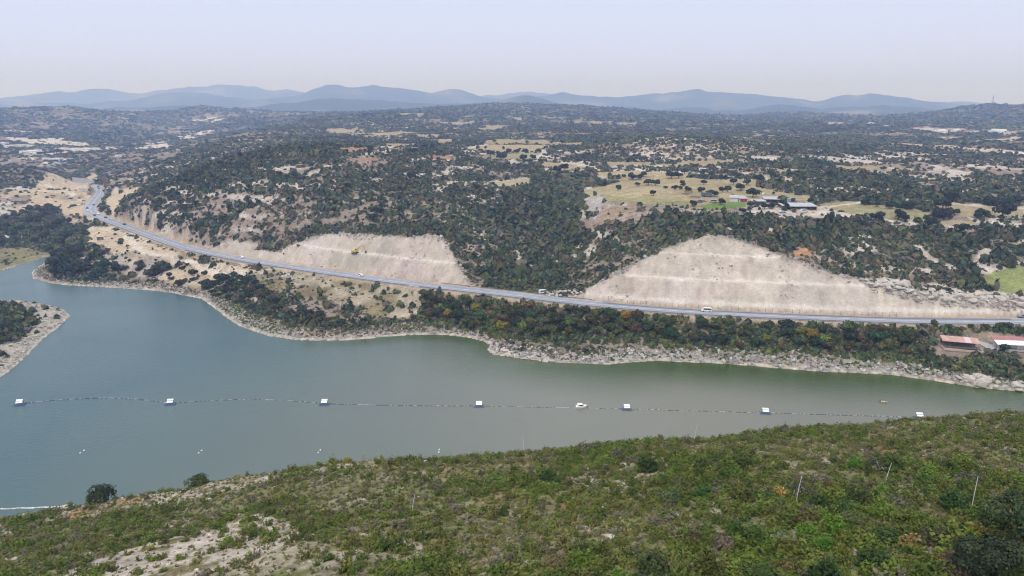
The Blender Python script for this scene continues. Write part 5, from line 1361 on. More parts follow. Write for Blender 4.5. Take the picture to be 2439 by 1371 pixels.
for kind, px, py, rz, c, lab, cat in [
    ('car', 309, 562, 2.7, DK, 'black car parked on the pale dirt beside the road', 'car'), ('van', 803, 554, .2, (.05, .08, .13), 'dark off road van at the top of the pink cut', 'van'),
    ('pickup', 157, 466, 2.9, (.70, .75, .82), 'white and blue truck on the road works terrace', 'truck'), ('van', 201, 480, .4, (.62, .64, .68), 'white van parked at the terrace edge by the bend', 'van'), ('van', 198, 488, 2.6, (.35, .42, .58), 'blue grey van parked left of the road above the bend', 'van'),
    ('pickup', 193, 489, .3, W_, 'white pickup parked left of the blue grey van', 'pickup'), ('car', 258, 452, 1.2, (.72, .76, .80), 'white car parked behind the brown wall', 'car'), ('car', 262, 449, .3, (.30, .38, .50), 'blue car parked at the end of the brown wall', 'car'),
    ('pickup', 1665, 482, .4, (.13, .15, .18), 'dark pickup parked left of the farm among scrap', 'pickup'), ('car', 1675, 480, .1, (.30, .33, .36), 'grey car beside the dark pickup at the farm', 'car'), ('van', 1698, 482, 2.9, (.32, .38, .44), 'grey blue van near the farm tree', 'van'),
    ('car', 1863, 506, .2, (.55, .60, .66), 'pale car parked below the long shed', 'car'), ('van', 1915, 505, .3, (.72, .74, .76), 'small white van by the fence of the long shed', 'van'), ('car', 2434, 755, .3, (.25, .26, .30), 'dark car on the earth heap at the right edge', 'car')]:
    x, y, z = hit(px, py); place_car(kind, x, y, z + .05, rz, c, lab, 'parked vehicles', cat=cat)

# ---- excavator on the bench of the left cut
x, y, z = hit(846, 604)
ex = empty('excavator', (x, y, z + .15), -0.22)
tag(ex, 'yellow excavator with raised bent boom on the pale cut', 'excavator')
for sy in (-1, 1):
    m = MB(); m.prism([(-2.0, .35), (-1.75, .02), (1.75, .02), (2.0, .35), (1.75, .85), (-1.75, .85)], sy * 1.15 - .3, sy * 1.15 + .3); m.build('track', DARK, ex)
h = MB(); h.prism([(-2.2, 1.0), (1.1, 1.0), (1.1, 1.75), (-.3, 2.1), (-2.0, 2.1), (-2.3, 1.7)], -1.2, 1.2); h.build('house', YELLOW, ex)
c_ = MB(); c_.prism([(-.1, 1.75), (1.15, 1.75), (.95, 3.0), (0, 3.05)], .2, 1.2); cb = c_.build('cab', YELLOW, ex)
MB().prism([(.05, 2.05), (1.14, 2.05), (.98, 2.85), (.08, 2.88)], .17, 1.23).build('window', GLASS, cb)
bo = MB()
for a, b, r1, r2 in [((.9, -.3, 1.7), (2.7, -.3, 4.1), .42, .40), ((2.7, -.3, 4.1), (6.0, -.3, 5.2), .40, .32)]: bo.bar(a, b, r1, 4, r2)
bo.build('boom', YELLOW, ex)
MB().bar((5.9, -.3, 5.35), (7.3, -.3, 1.7), .34, 4, .26).build('stick', YELLOW, ex)
bk_ = MB(); bk_.prism([(7.0, 1.8), (7.7, 1.7), (7.7, .9), (7.0, .6), (6.7, 1.2)], -.75, .15); bk_.build('bucket', DARK, ex)
MB().bar((1.3, -.3, 1.5), (2.6, -.3, 3.6), .10, 6).build('ram', STEEL, ex)
x, y, z = hit(166, 454); e2 = empty('excavator', (x, y, z), 2.2); tag(e2, 'small rusty excavator on the far road works', 'excavator')
for sy in (-1, 1): MB().prism([(-1.7, .3), (-1.4, .02), (1.4, .02), (1.7, .3), (1.4, .75), (-1.4, .75)], sy - .25, sy + .25).build('track', DARK, e2)
RUST = flat_mat('rusty_paint', (.32, .15, .10), .7)
MB().prism([(-1.9, .8), (1, .8), (1.0, 2.6), (.1, 2.7), (-.2, 1.7), (-1.9, 1.6)], -1, 1).build('house', RUST, e2)
MB().bar((.8, 0, 1.4), (2.6, 0, 3.6), .28, 4).bar((2.6, 0, 3.6), (4.6, 0, 2.6), .22, 4).build('boom', RUST, e2)
MB().prism([(4.3, 2.5), (4.9, 2.4), (4.8, 1.5), (4.2, 1.5)], -.4, .4).build('bucket', DARK, e2)

# ---- guard rails and the fence at the foot of the tall cut, delineator posts
def along(px0, px1, off, step):
    i0 = np.argmin(np.hypot(*(road_f[:, :2] - at_z(*px0, 14.5)).T)); i1 = np.argmin(np.hypot(*(road_f[:, :2] - at_z(*px1, 14.5)).T))
    a, b = min(i0, i1), max(i0, i1); seg = road_f[a:b + 1]
    t = np.gradient(seg[:, :2], axis=0); t /= np.linalg.norm(t, axis=1)[:, None]
    q = seg.copy(); q[:, :2] += np.stack([t[:, 1], -t[:, 0]], 1) * off
    return resample(q, step)
RAIL = flat_mat('dull_rail', (.13, .145, .18), .5, metal=.3)
def guard_rail(px0, px1, off, label):
    pts_ = along(px0, px1, off, 4.0)
    e = empty('guard_rail', tuple(pts_[0])); tag(e, label, 'guard rail')
    o = Vector(pts_[0]); v, f = [], []
    for i, p in enumerate(pts_):
        t = pts_[min(i + 1, len(pts_) - 1)] - pts_[max(i - 1, 0)]; nn = np.array([t[1], -t[0]]) / math.hypot(t[0], t[1])
        for (d_, h_) in ((.05, .42), (.14, .50), (.05, .58), (.14, .66), (.05, .74), (-.02, .58)):
            v.append((p[0] + nn[0] * d_ - o.x, p[1] + nn[1] * d_ - o.y, p[2] + h_ - o.z))
    for i in range(len(pts_) - 1):
        for k in range(6): f.append((i * 6 + k, i * 6 + (k + 1) % 6, i * 6 + 6 + (k + 1) % 6, i * 6 + 6 + k))
    MB().add(v, f).build('rail', RAIL, e)
    post = MB().box((0, 0, .1), (.12, .12, 1.3)).mesh('post', STEEL)
    for p in pts_[::max(1, math.ceil(len(pts_) / 95))]:
        q = link('post', post, e); q.location = Vector(p) - o
guard_rail((2420, 766), (1010, 679), -6.1, 'long steel guard rail on the lake side of the road')
guard_rail((990, 676), (460, 593), -6.1, 'steel guard rail on the lake side, below the digger cut')
guard_rail((1400, 721), (1040, 681), 6.1, 'steel guard rail on the hill side, across the valley mouth')
guard_rail((445, 589), (245, 519), -6.1, 'steel guard rail above the parked dark car')
fp = along((2150, 761), (1430, 726), 6.9, 3.2)
fe = empty('road_fence', tuple(fp[0])); tag(fe, 'thin rusty wire fence at the foot of the benched slope', 'fence')
o = Vector(fp[0]); wf = MB()
for i in range(len(fp) - 1):
    for h_ in (.5, 1.1, 1.7): wf.bar(tuple(Vector(fp[i]) - o + Vector((0, 0, h_))), tuple(Vector(fp[i + 1]) - o + Vector((0, 0, h_))), .025, 3)
RUSTF = flat_mat('rusty_fence', (.16, .10, .08), .8)
wf.build('wire', RUSTF, fe)
po = MB().box((0, 0, .85), (.10, .10, 2.0)).mesh('post', RUSTF)
for p in fp: q = link('post', po, fe); q.location = Vector(p) - o
cone = MB(); cone.box((0, 0, .03), (.42, .42, .06)); cone.bar((0, 0, .06), (0, 0, .95), .16, 8, .07)
band = MB().bar((0, 0, .48), (0, 0, .70), .135, 8, .11)
cm_, bm2 = cone.mesh('cone', ORANGE), band.mesh('band', WHITE)
places = [(1335, 717), (1359, 721), (1426, 727), (1485, 732.5), (1518, 735), (1620, 743.5), (1651, 745), (1681, 746.5), (1709, 748.5), (1746, 750), (1783, 751.5), (1824, 754), (1861, 755), (1904, 757), (1945, 758.5), (1986, 760), (2024, 761)]
for i, (px, py) in enumerate(places):
    x, y, z, rz = road_at(px, py, -3.6)
    e = empty('traffic_cone', (x, y, z)); link('cone', cm_, e); link('band', bm2, e)
    tag(e, f'{ordn(i)} orange and white cone from left along the road', 'traffic cone', 'cones along the lake side lane')

# ---- retaining walls at the far curve
def wall_line(pts_, h_, th, mat, label, caps=0):
    o = Vector((*pts_[0], 0)); z0 = ground(*pts_[0]); e = MB()
    for a, b in zip(pts_[:-1], pts_[1:]):
        L_ = math.dist(a, b); c = ((a[0] + b[0]) / 2 - o.x, (a[1] + b[1]) / 2 - o.y, h_ / 2 - .5)
        e.box(c, (L_ + .1, th, h_ + 1), math.atan2(b[1] - a[1], b[0] - a[0]))
        if caps:
            n_ = int(L_ / 3)
            for k in range(n_):
                t = (k + .5) / n_; e.box((a[0] + (b[0] - a[0]) * t - o.x, a[1] + (b[1] - a[1]) * t - o.y - th * .6, h_ / 2 - .5), (.4, th, h_ + .7), math.atan2(b[1] - a[1], b[0] - a[0]))
    ob = e.build('retaining_wall', mat); ob.location = (o.x, o.y, z0); return tag(ob, label, 'retaining wall', 'walls of the far curve')
wall_line([tuple(p[:2]) for p in along((247, 461), (236, 445.5), 8.5, 8.0)], 8.5, 1.0, BROWNW, 'tall dark brown retaining wall beside the far curve', 1)
wall_line([tuple(p[:2]) for p in along((214, 441.5), (168, 434.5), 9.0, 10.0)], 6.0, .8, CONC, 'long grey concrete wall behind the far curve')
wl_ = [hit(*q)[:2] for q in [(190, 452), (203, 458), (211, 466), (209, 473)]]
wall_line(wl_, 2.2, .8, CONC, 'curved pale concrete wall on the road works terrace')

# ---- floating boom, its solar rafts, the boat and the small floats
FLOATM = flat_mat('float_plastic', (.62, .62, .60), .5, noise=.25, scale=.6)
boom_px = [(47, 962), (406, 961), (773, 961.5), (1141, 966.5), (1493, 974), (1823, 983), (2190, 994)]
sag = [-5.5, -4.5, 1.0, 0, 0, 0]
bp_ = [at_z(a, b, 0) for a, b in boom_px]
fl_mesh = [MB().bar((-.2, 0, 0), (.2, 0, 0), .12, 8).mesh('float', m_) for m_ in (DARK, flat_mat('pale_float', (.46, .47, .47), .5), WHITE)]
def boom(p0, p1, sagpx, label, r=1.0, light=.3):
    n_ = 96; rope, prev, fl = MB(), None, []
    for k in range(n_ + 1):
        t = k / n_; s_ = 4 * t * (1 - t) * sagpx
        p = ((p1[0] - p0[0]) * t, (p1[1] - p0[1]) * t + s_ + .10 * sin(k * .37) + .06 * sin(k * 1.7), .03)
        if 0 < k < n_: fl.append(p)
        if prev: rope.bar(prev, p, .07, 4)
        prev = p
    e = empty('floating_boom', (p0[0], p0[1], 0)); rope.build('rope', BLUEM, e)
    for p in fl:
        q = link('float', fl_mesh[(2 if random.random() < .6 else 1) if light > .8 else (1 if random.random() < .25 + light else 0)], e); q.location = p; g = r * random.uniform(.8, 1.35); q.scale = (g, g, g); q.rotation_euler = (0, random.uniform(-.2, .2), random.uniform(-.4, .4))
    return tag(e, label, 'floating boom', 'lengths of the floating boom')
NM = ['far left', 'second', 'third', 'fourth', 'fifth', 'last']
desc = ['arched length of floating boom between the two leftmost rafts', 'length of floating boom between second and third raft from left', 'length of floating boom between third and fourth raft from left', 'length of floating boom passing the white boat', 'length of floating boom between fifth and sixth raft from left', 'length of floating boom that runs behind the green crest']
for i in range(6):
    boom(bp_[i], bp_[i + 1], [5.5, 4.0, -.6, .0, .0, .0][i], desc[i], light=[.32, .42, .22, .3, .3, .15][i])
boom(at_z(-120, 1217, 0), at_z(170, 1206, 0), 0, 'chunky white string of floats at the lower left shore', 1.5, .9)
def raft(px, py, rz, label):
    x, y = at_z(px, py, 0)
    e = empty('solar_raft', (x, y, 0), rz); tag(e, label, 'raft', 'white roofed rafts along the boom')
    m = MB()
    for sy in (-.75, .75): m.bar((-2.1, sy, .03), (2.1, sy, .03), .2, 8)
    m.box((0, 0, .28), (3.6, 1.6, .08)); m.build('pontoon', BLUEM, e)
    fr = MB()
    for sx in (-1.0, 1.0):
        for sy in (-.6, .6): fr.bar((sx, sy, .4), (sx, sy, 1.0 if sy < 0 else 1.75), .05, 5)
    fr.build('frame', DARK, e)
    for k in range(2):
        MB().box((0, -.42 + .84 * k, 1.12 + .55 * k), (2.3, .80, .06), 0, .58).build('panel', WHITE, e)
    MB().bar((1.1, .7, .4), (1.1, .7, 2.3), .03, 5).build('mast', DARK, e)
RL = ['white roofed raft at the far left end of the boom', 'white roofed raft second from the left on the boom', 'white roofed raft third from the left on the boom', 'white roofed raft left of the white boat', 'white roofed raft just right of the white boat', 'white roofed raft second from the right on the boom', 'white roofed raft half hidden behind the green crest']
for (px, py), rz, l in zip(boom_px, (.25, .15, 0, 0, 0, -.15, -.2), RL): raft(px, py + 1, rz, l)
# white cabin boat moored at the boom
x, y = at_z(1385, 970, 0); e = empty('cabin_boat', (x, y, 0), .15); tag(e, 'white boat with a rusty stern moored at the boom', 'boat')
hull = MB(); hv_ = []
for xx, w2, zb, zt in [(-2.1, .95, .0, .75), (-.6, 1.05, -.05, .72), (.9, .85, 0, .78), (2.2, .12, .25, .95)]: hv_ += [(xx, -w2, zt), (xx, -w2 * .75, zb), (xx, w2 * .75, zb), (xx, w2, zt)]
hf_ = []
for i in range(3):
    for k in range(3): hf_.append((i * 4 + k, i * 4 + k + 1, i * 4 + 5 + k, i * 4 + 4 + k))
    hf_.append((i * 4 + 3, i * 4, i * 4 + 4, i * 4 + 7))
hf_ += [(0, 1, 2, 3), (15, 14, 13, 12)]
hull.add(hv_, hf_).build('hull', WHITE, e)
MB().prism([(-1.7, .75), (.9, .75), (.3, 1.5), (-1.5, 1.55)], -.8, .8).build('cabin', WHITE, e)
MB().prism([(-1.2, .95), (.55, .95), (.25, 1.35), (-1.2, 1.38)], -.82, .82).build('window', GLASS, e)
MB().box((2.0, 0, .55), (.5, .9, .5)).build('engine', flat_mat('rust', (.36, .13, .06), .8), e)
# small dinghy
x, y = at_z(2103, 958, 0); e = empty('dinghy', (x, y, 0), -.35); tag(e, 'small tan dinghy drifting alone near the right shore', 'boat')
TAN = flat_mat('tan_boat', (.45, .40, .26), .6)
hull = MB(); hv_ = []
for xx, w2, zb, zt in [(-1.4, .55, .0, .45), (0, .65, -.05, .42), (1.0, .45, 0, .48), (1.6, .05, .2, .6)]: hv_ += [(xx, -w2, zt), (xx, -w2 * .7, zb), (xx, w2 * .7, zb), (xx, w2, zt)]
hull.add(hv_, [q for i in range(3) for q in [(i * 4 + k, i * 4 + k + 1, i * 4 + 5 + k, i * 4 + 4 + k) for k in range(3)]] + [(0, 1, 2, 3)]).build('hull', TAN, e)
for xx in (-.7, .3): MB().box((xx, 0, .36), (.28, 1.1, .06)).build('seat', WHITE, e)
MB().box((-1.0, 0, .5), (.5, .5, .4)).build('cargo', DARK, e)
bm3 = rock_mesh(91, 2, .8, 'marker_float'); bm3.materials.clear(); bm3.materials.append(flat_mat('cream_float', (.75, .74, .60), .5))
for k, (px, py) in enumerate([(191, 1079), (200, 1073), (473, 1079), (480, 1073), (758, 1078), (763, 1072), (1045, 1077), (1046, 1071)]):
    x, y = at_z(px, py, 0); o = link('marker_float', bm3); o.location = (x, y, .05); o.scale = (.33, .33, .33)
    tag(o, f'{"nearer" if k % 2 == 0 else "farther"} cream marker float of the {["far left", "second", "third", "right"][k // 2]} pair on the lake', 'float', 'paired marker floats on the lake')

# ---- sheds near the lake
def frame_axis(p0, p1):
    return math.atan2(p1[1] - p0[1], p1[0] - p0[0])
a, b = hit(2246, 826), hit(2330, 836)
rz = frame_axis(a, b); Ls = math.dist(a[:2], b[:2])
e = empty('animal_shelter', (a[0], a[1], ground(a[0], a[1]) + .1), rz); tag(e, 'open shed with faded pink roof and fenced pens', 'shed')
ly = 4.6
MB().box((Ls / 2, 2.6, 3.25), (Ls + 1, 5.4, .12), 0, .20).build('roof', PINK, e)
MB().box((Ls * .71, 2.62, 3.34), (Ls * .17, 5.3, .05), 0, .20).build('roof_patch', flat_mat('pale_sheet', (.62, .50, .50), .6), e)
for k in range(7):
    xx = Ls * k / 6
    MB().bar((xx, .3, 0), (xx, .3, 2.75), .07, 5).build('post', WOOD, e); MB().bar((xx, 5.0, 0), (xx, 5.0, 3.75), .07, 5).build('post', WOOD, e)
MB().box((Ls / 2, 5.15, 1.5), (Ls, .12, 3.0)).build('back_wall', WOOD, e)
MB().box((Ls * .5, 2.7, .06), (Ls, 4.8, .12)).build('floor_slab', WOOD, e)
w3 = MB(); w3.box((Ls / 2, -4.2, .35), (Ls + 1.5, .25, .9)); w3.box((-.7, -2.0, .35), (.25, 4.2, .9)); w3.box((Ls + .7, -2.0, .35), (.25, 4.2, .9)); w3.build('pen_wall', flat_mat('pinkish_wall', (.50, .40, .34), .85, noise=.15, scale=.6), e)
rl = MB()
for k in range(12): rl.bar((Ls * k / 11, -1.2, 0), (Ls * k / 11, -1.2, 1.5), .05, 4)
for h_ in (.6, 1.1, 1.5): rl.bar((0, -1.2, h_), (Ls, -1.2, h_), .04, 4)
rl.build('pen_rail', DARK, e)
a2, b2 = hit(2380, 838), hit(2452, 846); rz2 = frame_axis(a2, b2); L2 = max(12, math.dist(a2[:2], b2[:2]))
e = empty('lake_shed', (a2[0], a2[1], ground(a2[0], a2[1]) + .1), rz2); tag(e, 'white walled shed with red ridge roof at the right edge', 'shed')
MB().box((L2 / 2, 6.2, 4.35), (L2 + 1, 3.4, .12), 0, .3).build('roof', REDROOF, e)
MB().box((L2 / 2, 2.9, 3.40), (L2 + 1, 3.6, .10), 0, .3).build('lower_roof', WALLW, e)
MB().box((L2 / 2, 5.2, 1.6), (L2, .2, 3.4)).build('wall', WALLW, e)
for k in range(4): MB().bar((L2 * k / 3, 1.5, 0), (L2 * k / 3, 1.5, 2.8), .1, 6).build('post', WHITE, e)
MB().box((L2 / 2, 1.4, .4), (L2, .2, .9)).build('parapet', CONC, e)
p0 = hit(2362, 822); o = MB().box((0, 0, -.3), (9, 14, 1.0), rz2).build('yard_slab', CONC, None); o.location = (p0[0], p0[1], p0[2]); tag(o, 'grey concrete yard between the pink shed and the white shed', 'yard', kind='structure')
x, y, z = hit(2392, 838); add_plant('yard_tree', bank_protos[2], (x, y, z), .75, 1, 'round dark tree standing in the yard before the white shed', 'tree', None)

# ---- farm on the straw field
def shed(px0, px1, depth, h_, roofmat, wallmat, label, name='farm_shed', pitch=.16, open_front=True, red=None, cat='shed'):
    a, b = hit(*px0), hit(*px1); rz = frame_axis(a, b); L_ = math.dist(a[:2], b[:2])
    e = empty(name, (a[0], a[1], (a[2] + b[2]) / 2), rz); tag(e, label, cat, None)
    MB().box((L_ / 2, depth / 2, h_ + .1), (L_ + .8, depth + .8, .14), 0, pitch).build('roof', roofmat, e)
    w = MB(); w.box((L_ / 2, depth - .1, h_ / 2 - .3), (L_, .15, h_ + .2)); w.box((.1, depth / 2, h_ / 2 - .9), (.15, depth - .4, h_)); w.box((L_ - .1, depth / 2, h_ / 2 - .9), (.15, depth - .4, h_))
    if not open_front: w.box((L_ / 2, .15, h_ / 2 - .1 - depth * pitch * .3), (L_, .15, h_ + .1 - depth * pitch * .5))
    w.build('wall', wallmat, e)
    if red: MB().box((L_ * .55, .03, h_ * .45), (L_ * .8, .1, h_ * .8)).build('door', red, e)
    if open_front:
        n_ = max(3, int(L_ / 4))
        for k in range(n_ + 1): MB().bar((L_ * k / n_, .2, -.3), (L_ * k / n_, .2, h_ - depth * pitch * .45), .09, 5).build('post', WOOD, e)
    return e
BARN = flat_mat('barn_red', (.26, .05, .045), .7)
shed((1737, 480), (1758, 481), 8, 3.2, GREYSHEET, WALL, 'left half of the farm house with pale tin roof', 'farm_house', .12, False, None, 'house')
shed((1760, 481), (1780, 482), 8, 3.0, GREYSHEET, WALL, 'right half of the farm house with dark red front', 'farm_house', .12, False, BARN, 'house')
shed((1866, 499), (1945, 501), 10, 2.8, GREYSHEET, WOOD, 'long open livestock shed with grey tin roof', 'livestock_shed', .10)
shed((1820, 483), (1866, 483), 8, 2.8, GREYSHEET, WOOD, 'grey roofed shed behind the long livestock shed', 'livestock_shed', .10)
shed((1792, 487), (1824, 487), 5, 2.4, GREYSHEET, WALL, 'low grey shed between farm house and livestock sheds', 'farm_shed', .1, True)
x, y, z = hit(1878, 485); e = empty('water_tank', (x, y, z)); tag(e, 'blue grey upright tank behind the livestock sheds', 'tank')
TANK = flat_mat('tank_blue', (.22, .28, .33), .5); MB().bar((0, 0, .6), (0, 0, 3.6), 1.3, 14).build('drum', TANK, e); q = MB()
for sx in (-.8, .8):
    for sy in (-.8, .8): q.bar((sx, sy, -.3), (sx, sy, .7), .12, 5)
q.build('leg', STEEL, e); MB().bar((0, 0, 3.6), (0, 0, 4.0), 1.3, 14, .3).build('lid', TANK, e)
x, y, z = hit(1816, 482); e = empty('lamp_mast', (x, y, z)); tag(e, 'thin mast with a white box head behind the farm', 'mast')
MB().bar((0, 0, -.3), (0, 0, 5.6), .09, 6).build('pole', STEEL, e); MB().prism([(-.7, 5.4), (.6, 5.7), (.5, 6.8), (-.5, 6.6)], -.3, .3).build('head', WHITE, e)
x, y, z = hit(1683, 468); e = empty('trailer', (x, y, z), -.35); tag(e, 'dark box trailer standing on the straw field left of the farm', 'trailer')
MB().prism([(-4, .9), (3.6, .9), (3.6, 2.7), (-3.8, 2.9)], -1.3, 1.3).build('box', flat_mat('trailer_grey', (.10, .11, .14), .6, noise=.2, scale=.5), e)
for xx in (-2.5, -1.4, 2.4):
    for sy in (-1, 1): q = link('wheel', CARM['car'][3], e); q.location = (xx, sy * 1.05, .45); q.scale = (1.4, 1.4, 1.4)
MB().box((4.6, 0, .8), (1.8, .2, .2)).build('drawbar', DARK, e)
x, y, z = hit(239, 571); e = empty('site_hut', (x, y, z), .3); tag(e, 'small brown hut alone on the pale dirt terrace', 'hut')
MB().box((0, 0, 1.2), (4, 2.4, 2.6)).build('wall', BROWNW, e); MB().box((0, 0, 2.58), (4.4, 2.8, .14), 0, .05).build('roof', GREYSHEET, e); MB().box((.8, -1.22, 1.0), (.9, .06, 1.9)).build('door', WOOD, e)
x, y, z = hit(1297, 697); e = empty('van_wreck', (x, y, z), .2) if False else None
b_ = CARM['van']; place_car('van', *hit(1294, 698), .4, (.78, .78, .76), 'white van beside the pale rock heap at the valley mouth', 'parked vehicles')
x, y, z = hit(1690, 470)
for k, (px, py, w) in enumerate([(1626, 462, 9), (1655, 470, 7), (1640, 458, 6)]):
    x, y, z = hit(px, py); o = MB().box((0, 0, .4), (w, .6, 1.0), -.3 + .1 * k).box((w * .2, .8, .3), (w * .5, .5, .8), .1).build('scrap_heap', WOOD); o.location = (x, y, z)
    tag(o, ['long low heap of timber left of the farm', 'short heap of timber nearest the dark pickup', 'small timber heap behind the long one'][k], 'scrap heap', 'timber heaps left of the farm')

# ---- rock heap by the valley mouth, boulder ridge and the big shore blocks
def boulders(area, n_, smin, smax, where, group, seed, zlift=.2, pile=0):
    r_ = np.random.default_rng(seed); poly = [hit(*q)[:2] for q in area]
    pts_ = poisson(poly, smin * 1.25, n_, r_)
    pts_.sort(); cn = {}
    P_ = np.array(poly); c = P_.mean(0)
    for x, y in pts_:
        s = smin + (smax - smin) * r_.uniform() ** 2.5
        size = 'large' if s > smin + (smax - smin) * .45 else 'small'
        i = cn.get(size, 0); cn[size] = i + 1
        zz = ground(x, y) + s * zlift
        if pile: zz += pile * max(0, 1 - math.hypot(x - c[0], (y - c[1]) * 2.2) / (np.ptp(P_[:, 0]) * .55))
        rock(x, y, zz, s * r_.uniform(.8, 1.3), s * r_.uniform(.8, 1.2), s * r_.uniform(.8, 1.2), r_.uniform(0, 6.3), f'{ordn(i)} {size} pale boulder from left, {where}', group, int(r_.integers(0, 7)))
boulders([(1300, 700), (1325, 691), (1365, 690), (1392, 697), (1390, 704), (1340, 709), (1302, 706)], 34, .75, 1.5, 'rock heap at the valley mouth', 'boulders of the rock heap', 61, .15, 1.6)
boulders([(2055, 666), (2110, 664), (2170, 677), (2230, 693), (2300, 706), (2360, 706), (2439, 708), (2460, 730), (2380, 726), (2300, 722), (2220, 712), (2150, 697), (2080, 684)], 120, 1.0, 2.5, 'ridge at the right end of the cut', 'boulders of the ridge', 62, .3)
boulders([(2270, 900), (2330, 893), (2400, 905), (2439, 915), (2470, 935), (2400, 928), (2330, 920)], 22, 1.2, 2.8, 'rocky shore at the right edge', 'large rocks on the right shore', 63, .2)
boulders([(1170, 830), (1200, 834), (1260, 848), (1330, 858), (1300, 862), (1210, 850), (1168, 842)], 18, .8, 1.7, 'rocky point of the middle shore', 'rocks on the rocky point', 64, .1)
# loose rubble
def rubble(poly, cell, s0, s1, label, seed, col=(.47, .44, .40), dens=1.0, cond=None):
    X, Y, r_ = in_poly_scatter([hit(*q)[:2] for q in poly], cell, seed)
    if cond is not None: k = cond(X, Y, r_); X, Y = X[k], Y[k]
    s = s0 + (s1 - s0) * r_.uniform(0, 1, len(X)) ** 2.5
    bake('rubble', X, Y, s, s * .9, np.array([col]) * r_.uniform(.65, 1.25, (len(X), 1)), 12, 1.0, label, 'rubble', seed, jitter=.12)
rubble([(2040, 664), (2110, 662), (2230, 690), (2320, 704), (2480, 700), (2500, 745), (2350, 735), (2200, 722), (2080, 695)], 1.0, .35, 1.1, 'white rubble filling the boulder ridge', 71, (.52, .48, .43))
rubble([(1400, 712), (1700, 556), (2050, 665), (2300, 740), (1500, 725)], 2.6, .2, .65, 'loose stones scattered over the tall cut', 72, (.48, .43, .37), cond=lambda X, Y, r_: (lookup(CUT, X, Y) > .4) & (fbm(X, Y, 14, 3, 89) > .15))
rubble([(600, 630), (800, 550), (1060, 560), (1130, 690), (900, 665)], 2.6, .2, .55, 'loose stones scattered over the left cut', 73, (.48, .42, .36), cond=lambda X, Y, r_: (lookup(CUT, X, Y) > .4) & (fbm(X, Y, 14, 3, 89) > .15))
# broken rock left along the upper rims of the excavations
def rim(line, n_, spread, seed, label):
    r_ = np.random.default_rng(seed); L_ = np.array([cut_px(a, b)[:2] for a, b in line]); s_ = np.concatenate([[0], np.cumsum(np.linalg.norm(np.diff(L_, axis=0), axis=1))])
    q = r_.uniform(0, s_[-1], n_); X, Y = np.interp(q, s_, L_[:, 0]) + r_.normal(0, spread, n_), np.interp(q, s_, L_[:, 1]) + r_.normal(spread * .6, spread, n_)
    k = fbm(X, Y, 12, 3, 97) > -.25; X, Y = X[k], Y[k]; s2 = .25 + .8 * r_.uniform(0, 1, len(X)) ** 3
    bake('rubble', X, Y, s2, s2 * .9, np.array([(.50, .46, .42)]) * r_.uniform(.6, 1.2, (len(X), 1)), 12, 1.0, label, 'rubble', seed, jitter=.12)
rim(out_right[1:14], 620, 1.8, 78, 'broken white rock along the rim of the tall cut')
rim(out_left[3:], 420, 1.6, 79, 'broken pale rock along the rim of the left cut')
shore_band = lambda lo, hi: (lambda X, Y, r_: (lookup(LAKE, X, Y) > lo) & (lookup(LAKE, X, Y) < hi * (.35 + r_.uniform(0, .9, len(X)))) & (fbm(X, Y, 11, 3, 88) > -.25 - .5 * r_.uniform(0, 1, len(X))))
rubble([(1165, 818), (1500, 800), (1700, 824), (2000, 838), (2200, 866), (2470, 905), (2500, 960), (2100, 905), (1500, 880), (1160, 850)], .95, .2, .95, 'grey white stones along the right hand shore', 74, (.52, .50, .48), cond=shore_band(.5, 13))
rubble([(70, 640), (140, 630), (300, 650), (440, 680), (520, 700), (620, 760), (800, 775), (1000, 765), (1150, 790), (1165, 830), (700, 830), (520, 760), (400, 705), (100, 690)], 1.1, .2, .75, 'grey stones along the middle and left shore', 75, (.50, .47, .43), cond=shore_band(.8, 12))
rubble([(-60, 700), (180, 720), (180, 780), (40, 900), (-60, 960)], 1.1, .15, .6, 'pale stones on the left edge spit', 76, (.52, .48, .43), cond=shore_band(.5, 12))
X, Y, r_ = in_poly_scatter([hit(*q)[:2] for q in [(70, 640), (300, 650), (520, 700), (620, 750), (1000, 765), (1180, 795), (1500, 805), (2000, 840), (2439, 900), (2460, 950), (1500, 880), (1160, 850), (700, 830), (400, 705), (100, 690)]], 1.3, 81)
k = (lookup(LAKE, X, Y) > 2) & (lookup(LAKE, X, Y) < 14) & (r_.uniform(0, 1, len(X)) < .5 + .6 * sstep(-.2, .4, fbm(X, Y, 18, 3, 82)))
X, Y = X[k], Y[k]
gc = np.where((fbm(X, Y, 25, 2, 83) > 0)[:, None], np.array([(.09, .12, .035)]), np.array([(.17, .12, .075)])) * r_.uniform(.7, 1.3, (len(X), 1))
bake('shore_weeds', X, Y, r_.uniform(.3, .8, len(X)), r_.uniform(.25, .8, len(X)), gc, 14, .75, 'green and rusty weeds between the shore stones', 'weeds', 84)
# bare grey twigs at the waterline
X, Y, r_ = in_poly_scatter([hit(*q)[:2] for q in [(820, 765), (1000, 760), (1140, 780), (1165, 812), (1060, 800), (900, 800), (820, 800)]], 1.6, 85)
k = (lookup(LAKE, X, Y) > 1) & (r_.uniform(0, 1, len(X)) < .6); X, Y = X[k], Y[k]
bake('bare_thicket', X, Y, r_.uniform(.5, 1.1, len(X)), r_.uniform(.6, 1.3, len(X)), np.array([(.22, .20, .20)]) * r_.uniform(.7, 1.2, (len(X), 1)), 0, 0, 'bare grey twigs along the middle shore', 'thicket', 86, tmpl=spray_tmpl(26, 87, .22))

